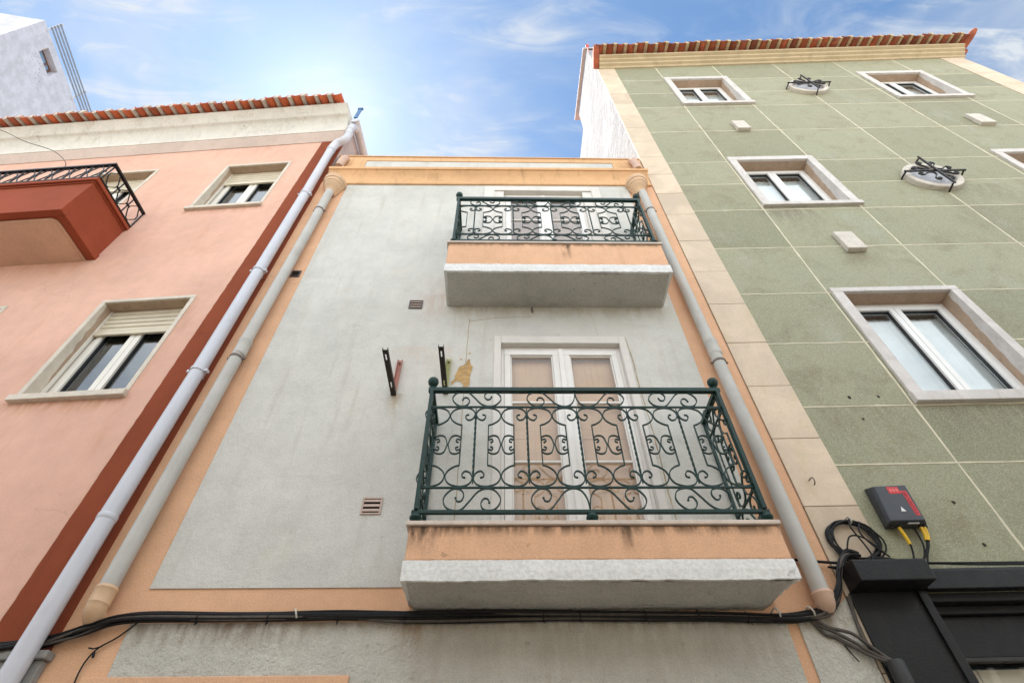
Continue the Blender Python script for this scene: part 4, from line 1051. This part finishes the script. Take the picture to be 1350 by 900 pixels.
# round windows with wrought iron grilles
def roundwin(s, z, r):
    mb = MB(); n = 48
    prof = [(r, .001), (r, .070), (r - .010, .080), (r - .085, .082), (r - .10, .07), (r - .10, .002)]
    vs = []
    for a, d in prof:
        for j in range(n):
            t = 2 * math.pi * j / n; vs.append((s + a * math.cos(t), d, z + a * math.sin(t)))
    m = len(prof); mb.add(vs, [(i * n + j, i * n + (j + 1) % n, ((i + 1) % m) * n + (j + 1) % n, ((i + 1) % m) * n + j) for i in range(m) for j in range(n)])
    w = part('round_window', mb, M['block'], gb, smooth=True)
    mb = MB(); mb.prism([(s + (r - .10) * math.cos(2 * math.pi * j / n), z + (r - .10) * math.sin(2 * math.pi * j / n)) for j in range(n)], .004, .030); part('pane', mb, plain('blue_grey_disc', (0.34, 0.34, 0.37), .3, .08, 4), w)
    mb = MB(); D_ = .140; P = lambda u, q, e: (s + u, D_ + e, z + q)
    R_ = r * 1.14
    mb.box(s - R_, s + R_, D_ - .012, D_ + .012, z - .014, z + .014)
    mb.box(s - .014, s + .014, D_ + .0125, D_ + .034, z - R_, z + R_)
    for dx, dz in ((1, 0), (-1, 0), (0, 1), (0, -1)):
        x, y = s + dx * (R_ - .03), z + dz * (R_ - .03)
        mb.tube([(x, D_, y), (x + dx * .012, .06, y + dz * .012), (x + dx * .012, .003, y + dz * .012)], .014, 8)
    k = r / .42
    for ang in (45, 135, 225, 315):
        a = rad(ang)
        base = [(.255, .118), (.240, .108), (.228, .125), (.245, .155), (.285, .150), (.292, .105), (.255, .072), (.19, .068), (.12, .045), (.085, 0)]
        full = catmull(base, 6); full = full + [(x, -y) for x, y in full[::-1]][1:]
        mb.strip([(k * (x * math.cos(a) - y * math.sin(a)), k * (x * math.sin(a) + y * math.cos(a))) for x, y in full], .014, .022, P)
        for y in (.122, -.122): mb.ball(P(k * (.250 * math.cos(a) - y * math.sin(a)), k * (.250 * math.sin(a) + y * math.cos(a)), 0), .017, 10, 6)
    part('iron_grille', mb, M['iron_rust'], w)
for m_ in MED: roundwin(*m_)
# cornice, eave, roof, raised white party wall
K = .040
mb = MB(); mb.extr([(0, 16.01), (.035, 16.01), (.035, 16.045), (.05, 16.06), (.05, 16.085), (.11, 16.10), (.125, 16.13), (.125, 16.15), (.185, 16.165), (.20, 16.20), (.20, 16.215), (.265, 16.225), (.27, 16.30), (0, 16.31)], .06, 9.38, K)
part('cornice', mb, M['cornice_stone'], gb)
eave_tiles(gb, -.06, 9.56, 37, .16, .475, 16.345, .28, .092, M['tile_old'], M['mortar_tan'], K)
mb = MB(); mb.tube([(9.50, .16, 16.80), (9.53, .36, 16.78), (9.58, .48, 16.80), (9.63, .55, 16.83)], [.09, .09, .075, .045], 12); mb.tube([(9.5, .1, 16.72), (9.55, -.6, 16.95)], .10, 12)
part('corner_tile', mb, M['tile_old'], gb, smooth=True)
mb = MB(); mb.side([(-.012, 16.10), (.20, 16.20), (.44, 16.34), (.47, 16.46), (-.012, 16.56)], -.085, .055); part('corner_tile', mb, M['tile_old'], gb, bevel=0.02)
mb = MB(); mb.extr([(.16, 16.43), (-4, 17.9), (-9, 16.6), (-9, 16.33), (.16, 16.33)], .26, 9.5, K); part('roof', mb, M['tile_old'], gb)
mb = MB(); mb.side([(-.016, 0), (-.016, 17.3), (-.10, 18.42), (-2.08, 19.22), (-2.085, 17.80), (-3.2, 18.06), (-9, 17.2), (-9, 0)], 0.0, .255); part('party_wall', mb, M['white_wall'], gb)
mb = MB(); mb.side([(-.04, 18.40), (-.10, 18.47), (-2.36, 19.39), (-2.36, 19.31), (-.10, 18.40), (-.045, 18.32)], -.085, .34); part('party_coping', mb, plain('dusty_pink_coping', (.50, .42, .40), .8, .08), gb, bevel=0.004)
mb = MB(); mb.ball((-.03, .10, 17.95), .05, 10, 6); mb.tube([(-.03, .02, 17.6), (-.03, .10, 17.95)], .012, 6); part('roof_fixing', mb, M['red_pale'], gb, smooth=True)
# drilled holes and a hook left in the cladding
for s, z, r in ((.912, 4.990, .016), (1.184, 4.992, .012), (.909, 4.727, .011), (1.184, 3.871, .012), (1.190, 3.519, .012)):
    mb = MB(); mb.prism([(s + r * math.cos(k * .8) * random.uniform(.8, 1.3), z + r * 1.2 * math.sin(k * .8) * random.uniform(.8, 1.3)) for k in range(8)], .0008, .0025); part('drill_hole', mb, M['hole'], gb)
mb = MB(); mb.tube(catmull([(.143, .012, 4.09), (.143, .05, 4.085), (.143, .075, 4.07), (.143, .075, 4.035), (.143, .05, 4.02)], 5), .005, 8); part('wall_hook', mb, M['clamp'], gb, smooth=True)

# ------------------------------------------------------------------ black shopfront under the green building
sf = thing('shopfront', 'black painted shopfront with stepped cornice at lower right', 'shopfront', GRN, (2.0, 0, 0))
def moulding(s0, s1, d, zt, zb): 
    mb = MB(); mb.side([(.013, zb), (d, zb), (d, zt - .0), (d - .02, zt + .012), (.013, zt + .03)], s0, s1); return mb
mb = moulding(.035, .535, .21, 3.325, 3.185)
part('cornice_block', mb, M['shop'], sf, bevel=0.006)
mb = MB(); mb.side([(.013, 3.180), (.075, 3.180), (.075, 3.300), (.06, 3.325), (.013, 3.34)], .5355, 9.3); part('cornice', mb, M['shop'], sf, bevel=0.005)
mb = MB(); mb.box(.02, .525, .013, .030, 0, 3.184); mb.box(.475, .535, .0305, .05, 0, 3.183); part('pilaster', mb, M['shop'], sf, bevel=0.005)
mb = MB(); mb.box(.536, 9.3, -.30, .010, 3.12, 3.1795); mb.box(.536, 9.3, -.30, -.06, 3.065, 3.1195); mb.box(.536, 9.3, -.32, -.10, 2.81, 3.0645); mb.box(.4, .535, -.34, .0125, 0, 3.18)
part('lintel', mb, M['shop'], sf, bevel=0.006)
mb = MB(); mb.box(.5365, 9.3, -.13, -.085, 2.782, 2.808); mb.box(.536, .60, -.16, -.10, 0, 2.78); part('window_frame', mb, M['shop_dust'], sf, bevel=0.004)
mb = MB(); mb.box(.60, 9.2, -.150, -.143, .6, 2.78); part('pane', mb, M['glass_door'], sf)
mb = MB(); mb.box(.60, 9.2, -.175, -.170, .6, 2.76)
for k in range(20): mb.box(.72 + .33 * k, .735 + .33 * k, -.1699, -.162, .6, 2.76)
part('blind', mb, M['shop_pale'], sf)
mb = MB(); mb.box(.536, 9.3, -.30, -.0, 0, .6); part('stall_riser', mb, M['shop'], sf)

# ------------------------------------------------------------------ alarm box
ab = thing('alarm_box', 'anthracite alarm box with red lettering above the black shopfront', 'alarm box', GRN, (.68, 0, 3.65))
mb = MB()
bk = [(.53, 3.655), (.86, 3.655), (.86, 4.0), (.545, 4.0)]; fr_ = [(.505, 3.640), (.785, 3.640), (.80, 3.962), (.532, 3.955)]
mb.add([(s, .004, z) for s, z in bk] + [(s, .085, z) for s, z in [(.512, 3.648), (.80, 3.648), (.815, 3.972), (.54, 3.965)]] + [(s + dx, .118, z + dz) for (s, z), dx, dz in zip([(.512, 3.648), (.80, 3.648), (.815, 3.972), (.54, 3.965)], (.018, -.016, -.016, .018), (.012, .012, -.012, -.012))],
       [(3, 2, 1, 0), (0, 1, 5, 4), (1, 2, 6, 5), (2, 3, 7, 6), (3, 0, 4, 7), (4, 5, 9, 8), (5, 6, 10, 9), (6, 7, 11, 10), (7, 4, 8, 11), (8, 9, 10, 11)])
part('housing', mb, M['box'], ab, bevel=0.006)
mb = MB(); mb.prism([(.640, 3.945), (.640, 3.885), (.728, 3.885), (.728, 3.892), (.738, 3.892), (.738, 3.700), (.772, 3.700), (.777, 3.908), (.728, 3.910), (.728, 3.945)], .1182, .1192); badge = part('red_badge', mb, M['red'], ab)
mb = MB()
for k in range(3):
    c = (.662 + .024 * k, 3.915); mb.prism([(c[0] + .0095 * math.cos(a), c[1] + .016 * math.sin(a)) for a in [2 * math.pi * j / 14 for j in range(14)]], .1193, .1198)
part('badge_dot', mb, M['red_pale'], badge)
tcv = bpy.data.curves.new('lettering', 'FONT'); tcv.body = 'SECURITAS'; tcv.size = .031; tcv.extrude = .0004; tcv.align_x = 'LEFT'
tob = bpy.data.objects.new('lettering_source', tcv); COL.objects.link(tob)
dg = bpy.context.evaluated_depsgraph_get(); dg.update()
tme = bpy.data.meshes.new_from_object(tob.evaluated_get(dg)); bpy.data.objects.remove(tob)
xs = [v.co.x for v in tme.vertices]; kx = .190 / (max(xs) - min(xs))
for v in tme.vertices:
    x, y, z = v.co; s, zz = .7435 + y * .95, 3.901 - (x - min(xs)) * kx
    v.co = (s - .68, -(.1197 + z), zz - 3.65)
tme.materials.clear(); tme.materials.append(M['print_dark'])
lo_ = bpy.data.objects.new('lettering', tme); COL.objects.link(lo_); lo_.parent = badge
mb = MB(); mb.prism([(.648, 3.735), (.684, 3.735), (.664, 3.775)], .1182, .1190); part('warning_triangle', mb, M['print_white'], ab)
mb = MB(); mb.box(.65, .73, .095, .114, 3.6385, 3.6445); part('sticker', mb, M['label_grey'], ab)
mb = MB()
for s in (.555, .60, .76, .79): mb.tube([(s, .06, 3.652), (s, .06, 3.635)], .012, 10)
part('cable_gland', mb, M['seal'], ab)

# ------------------------------------------------------------------ cables
def wob(pts, amp, seed, n=10):
    rnd = random.Random(seed); q = catmull(pts, n)
    ph = [rnd.uniform(0, 6) for _ in range(4)]; out = []
    for i, p in enumerate(q):
        t = i / n
        out.append((p[0] + amp * .3 * math.sin(t * 1.3 + ph[0]), max(.012, p[1] + amp * .6 * math.sin(t * 1.9 + ph[1])), p[2] + amp * (math.sin(t * 1.1 + ph[2]) + .5 * math.sin(t * 2.7 + ph[3]))))
    return out
main = [(-4.2, .045, 2.83), (-3.4, .045, 2.852), (-3.083, .045, 2.862), (-2.836, .035, 2.905), (-2.70, .05, 2.94), (-2.60, .06, 2.965), (-2.38, .05, 3.042), (-1.76, .04, 3.04), (-1.03, .04, 3.045), (-.58, .04, 3.035), (.2, .04, 3.038), (1.2, .04, 3.03), (1.75, .04, 3.015), (2.0, .05, 3.018), (2.17, .06, 3.055), (2.30, .06, 3.18), (2.36, .06, 3.30), (2.43, .06, 3.40), (2.49, .055, 3.445), (2.57, .05, 3.43)]
cb = thing('cable_bundle', 'black cable bundle strung across the facades under the lower balcony', 'cables', CEN, (0, 0.04, 3.03))
rnd = random.Random(2)
for k in range(13):
    off = (rnd.uniform(-.014, .014), rnd.uniform(-.026, .030)); kk = rnd.uniform(.6, 1.0)
    pts = [(p[0], p[1] + off[0], p[2] + off[1] * kk) for p in main]
    mb = MB(); mb.tube(wob(pts, .007, k), rnd.choice((.0075, .009, .0105)), 7); part('cable', mb, M['cable_dusty'] if k in (4, 9) else M['cable'], cb, smooth=True)
for s in (-1.95, -1.5, -1.05, -.62, -.2, .28, .52, .95, 1.3, 1.62):
    z = 3.038 if s < 1.5 else 3.022
    mb = MB(); mb.tube([(s, .042, z - .036), (s + .004, .075, z), (s, .042, z + .036), (s - .002, .012, z), (s, .042, z - .036)], .0035, 6); mb.tube([(s, .06, z - .03), (s + .01, .075, z - .055)], .003, 5)
    part('cable_tie', mb, M['cable'], cb)
for s, z in ((1.82, 3.06), (2.05, 3.065), (-1.32, 3.072)):
    mb = MB(); mb.tube(catmull([(s - .015, .012, z), (s - .01, .07, z + .01), (s + .005, .085, z - .02), (s + .012, .07, z - .045)], 4), .006, 6); part('cable_clip', mb, M['clip'], cb)
cl = thing('cable_coil', 'coil of spare black cable hanging on the pale stone pilaster', 'cables', GRN, (.23, .03, 3.4), None)
for k in range(9):
    rnd = random.Random(k); pts = []; R0 = .168 + rnd.uniform(-.022, .016); c = (.232 + rnd.uniform(-.012, .012), 3.552 + rnd.uniform(-.01, .012))
    for j in range(33):
        a = 2 * math.pi * j / 32; w = R0 * (1 + .05 * math.sin(3 * a + k))
        pts.append((c[0] + w * 1.05 * math.cos(a), .032 + .004 * (k % 5) + .006 * math.sin(2 * a + k), c[1] + w * .92 * math.sin(a)))
    mb = MB(); mb.tube(pts, .0065, 7); part('loop', mb, M['cable'], cl, smooth=True)
for pts in ([(.26, .07, 3.71), (.235, .075, 3.64), (.27, .07, 3.52), (.285, .07, 3.43), (.26, .07, 3.36)], [(.14, .06, 3.48), (.2, .07, 3.57), (.30, .06, 3.56), (.40, .05, 3.45)], [(.33, .06, 3.69), (.29, .065, 3.6), (.34, .06, 3.5), (.42, .05, 3.42)]):
    mb = MB(); mb.tube(catmull(pts, 8), .006, 7); part('loose_end', mb, M['cable'], cl, smooth=True)
mb = MB(); mb.tube(catmull([(.255, .02, 3.73), (.26, .08, 3.72), (.262, .075, 3.68), (.255, .03, 3.675)], 5), .005, 6); part('tie', mb, M['clip'], cl)
fc = thing('alarm_cables', 'dark cables with yellow sleeves below the alarm box', 'cables', GRN, (.68, .05, 3.4))
for pts, r in (([(.60, .06, 3.64), (.612, .055, 3.57), (.618, .045, 3.50), (.60, .04, 3.43), (.56, .04, 3.36)], .007), ([(.76, .06, 3.64), (.757, .06, 3.58), (.735, .05, 3.50), (.69, .045, 3.44), (.62, .04, 3.36)], .008), ([(.785, .06, 3.64), (.775, .055, 3.57), (.745, .05, 3.50), (.70, .04, 3.43), (.66, .04, 3.36)], .007), ([(.71, .06, 3.64), (.715, .05, 3.57), (.71, .045, 3.5), (.67, .04, 3.42), (.6, .04, 3.36)], .006)):
    mb = MB(); mb.tube(catmull(pts, 8), r, 8); part('cable', mb, M['cable'], fc, smooth=True)
for pts in ([(.60, .06, 3.638), (.612, .055, 3.57), (.618, .047, 3.512)], [(.76, .062, 3.632), (.757, .062, 3.58), (.747, .057, 3.535)], [(.785, .062, 3.632), (.775, .057, 3.57), (.76, .055, 3.535)]):
    mb = MB(); mb.tube(catmull(pts, 5), .0125, 10); part('yellow_sleeve', mb, M['yellow'], fc, smooth=True)
fb = thing('fascia_cables', 'thin black cables lying along the top of the shopfront cornice', 'cables', GRN, (1.5, .03, 3.36))
for k in range(4):
    mb = MB(); mb.tube(wob([(-.30, .05, 3.36), (-.05, .05, 3.36), (.12, .05, 3.345), (.3, .06, 3.375 + .01 * k), (.6, .045, 3.372), (1.2, .04, 3.358), (2.5, .04, 3.36), (5, .04, 3.36)][1 if k % 2 else 2:], .008, 20 + k), .0065, 7); part('cable', mb, M['cable'], fb, smooth=True)
mb = MB(); mb.tube(catmull([(-.34, .03, 3.43), (-.1, .04, 3.40), (.08, .05, 3.38), (.3, .06, 3.37)], 8), .010, 8); part('thick_cable', mb, M['cable'], fb, smooth=True)
dc = thing('drop_cables', 'dusty cables dropping from the bundle into a grey conduit beside the shopfront', 'cables', GRN, (-.1, .03, 2.7))
for k, pts in enumerate(([(-.33, .04, 3.03), (-.29, .04, 2.98), (-.20, .045, 2.93), (-.10, .05, 2.86), (-.02, .06, 2.79), (.045, .08, 2.745), (.06, .08, 2.70)], [(-.31, .04, 3.0), (-.26, .03, 2.925), (-.2, .03, 2.90), (-.10, .04, 2.83), (-.02, .06, 2.77), (.05, .08, 2.735), (.062, .08, 2.70)], [(-.30, .045, 3.01), (-.22, .05, 2.955), (-.1, .05, 2.92), (-.03, .055, 2.85), (.03, .07, 2.775), (.062, .08, 2.74), (.065, .08, 2.7)], [(.02, .02, 3.17), (.0, .02, 3.05), (-.02, .025, 2.93), (.0, .03, 2.82), (.03, .05, 2.75)], [(.0, .025, 3.16), (-.02, .025, 3.0), (-.03, .03, 2.9), (-.01, .04, 2.8)])):
    mb = MB(); mb.tube(catmull(pts, 8), .011 if k < 3 else .008, 8); part('cable', mb, M['cable_dusty'], dc, smooth=True)
mb = MB(); mb.tube([(.064, .085, 2.745), (.064, .085, 2.735), (.066, .085, 2.5), (.066, .085, .2)], [.046, .052, .052, .052], 18); part('conduit', mb, M['shop_dust'], dc, smooth=True)
mb = MB(); mb.tube([(-.16, .02, 2.86), (-.14, .03, 2.80), (-.12, .03, 2.76)], .004, 6); part('loose_end', mb, M['cable'], dc)
hw = solo('loose_wire', MB().tube(catmull([(-2.33, .03, 3.02), (-2.42, .02, 2.935), (-2.50, .018, 2.88), (-2.535, .018, 2.82), (-2.545, .018, 2.75), (-2.535, .018, 2.66), (-2.51, .018, 2.5)], 8), .005, 7).tube([(-2.485, .02, 2.885), (-2.53, .022, 2.87), (-2.56, .025, 2.875)], .005, 6).tube([(-2.515, .02, 2.85), (-2.50, .03, 2.82)], .008, 6), M['cable'], 'single thin black wire hanging down the peach border from the cable bundle', 'wire', CEN, (-2.45, .02, 2.8), smooth=True)
rw = solo('roof_wire', MB().tube(catmull([(-10, .66, 12.9), (-8.2, .62, 12.35), (-7.0, .585, 11.92), (-6.3, .46, 11.62), (-5.75, .36, 11.30), (-5.2, .22, 11.12), (-4.98, .04, 10.95), (-4.95, .02, 10.62), (-5.02, .015, 10.3)], 8), .006, 6), M['cable_dusty'], 'thin wire drooping over the left tiled eave and white cornice', 'wire', LFT, (-5.5, .3, 11), smooth=True)

# ------------------------------------------------------------------ white tower beyond the pink roof
tw = thing('white_tower', 'plain white tower wall with one small window beyond the pink roof', 'building', TWR, (5, 0, 0))
WN = (.87, 1.84, 26.0, 26.62)
mb = MB(); sheet(mb, (-.05, 12, 0, 27.0), [WN], -.45, 0); mb.box(-.05, 12, -8, -1.6, 0, 27.0); mb.box(-.05, 12, -1.6, -.45, 26.75, 27.0); mb.box(-.05, .4, -1.6, -.45, 25.9, 26.75); mb.box(-.05, 12, -1.6, -.45, 0, 25.9)
part('wall', mb, M['tower'], tw)
mb = MB(); ring(mb, WN, (WN[0] + .08, WN[1] - .08, WN[2] + .04, WN[3] - .04), -.34, -.26); mb.box(1.5, 1.56, -.34, -.26, WN[2] + .04, WN[3] - .04)
w = part('window', mb, plain('brown_window_wood', (.20, .11, .07), .6), tw)
mb = MB(); mb.box(WN[0] + .05, WN[1] - .05, -.31, -.30, WN[2] + .03, WN[3] - .03); part('pane', mb, plain('painted_sky_glass', (.25, .40, .62), .05, 0.05, spec=1.0), w)  # blue of the reflected sky is painted into the pane's base colour
mb = MB(); mb.box(WN[0] + .0, WN[0] + .02, -.25, .002, WN[2], WN[3]); part('reveal', mb, plain('reveal_tan', (.45, .33, .24), .8), w)
mb = MB()
for k in range(22):
    s = .95 + random.uniform(-.25, .2) + .05 * k; z = 25.75 - .02 * k + random.uniform(-.25, .25); mb.prism([(s + .03 * math.cos(a) * random.random(), z + .05 * math.sin(a) * random.random()) for a in [j for j in range(6)]], .001, .004)
part('flaked_paint', mb, plain('flaked_grey', (.22, .20, .20), .9), tw)
tr = thing('roof_railing', 'four bar grey metal railing along the top of the white tower', 'railing', TWR, (3, .02, 27.0))
for z in (27.16, 27.36, 27.56, 27.76):
    mb = MB(); mb.tube([(.22, .05, z), (9, .05, z)], .038, 10); part('rail', mb, plain('grey_steel_tube', (.20, .24, .30), .4, .1), tr, smooth=True)
for s in (.28, 2.98, 5.7, 8.4):
    mb = MB(); mb.box(s - .04, s + .04, .0, .035, 26.85, 27.88); mb.box(s - .04, s + .04, .0355, .09, 27.82, 27.88); part('post', mb, M['pipe_white'], tr, bevel=0.004)

# ------------------------------------------------------------------ house across the street, seen only in the panes
oh = thing('opposite_house', 'cream house across the street, behind the viewer', 'house', OPP, (0, 0, 0))
ows = [(-9 + 2.6 * k, -7.9 + 2.6 * k, z, z + 1.7) for k in range(8) for z in (1.0, 4.2)]
mb = MB(); sheet(mb, (-14, 14, 0, 6.6), ows, -.3, 0); mb.box(-14, 14, -8, -.6, 0, 6.6); mb.extr([(0, 6.3), (.2, 6.5), (.2, 6.7), (0, 6.7)], -14, 14); part('wall', mb, M['opposite'], oh)
for o in ows:
    mb = MB(); ring(mb, o, (o[0] + .08, o[1] - .08, o[2] + .08, o[3] - .08), -.2, -.12); mb.box((o[0] + o[1]) / 2 - .04, (o[0] + o[1]) / 2 + .04, -.19, -.13, o[2] + .08, o[3] - .08); w = part('window', mb, M['pvc'], oh)
    mb = MB(); mb.box(o[0] + .05, o[1] - .05, -.19, -.18, o[2] + .05, o[3] - .05); part('pane', mb, M['glass_dark'], w)
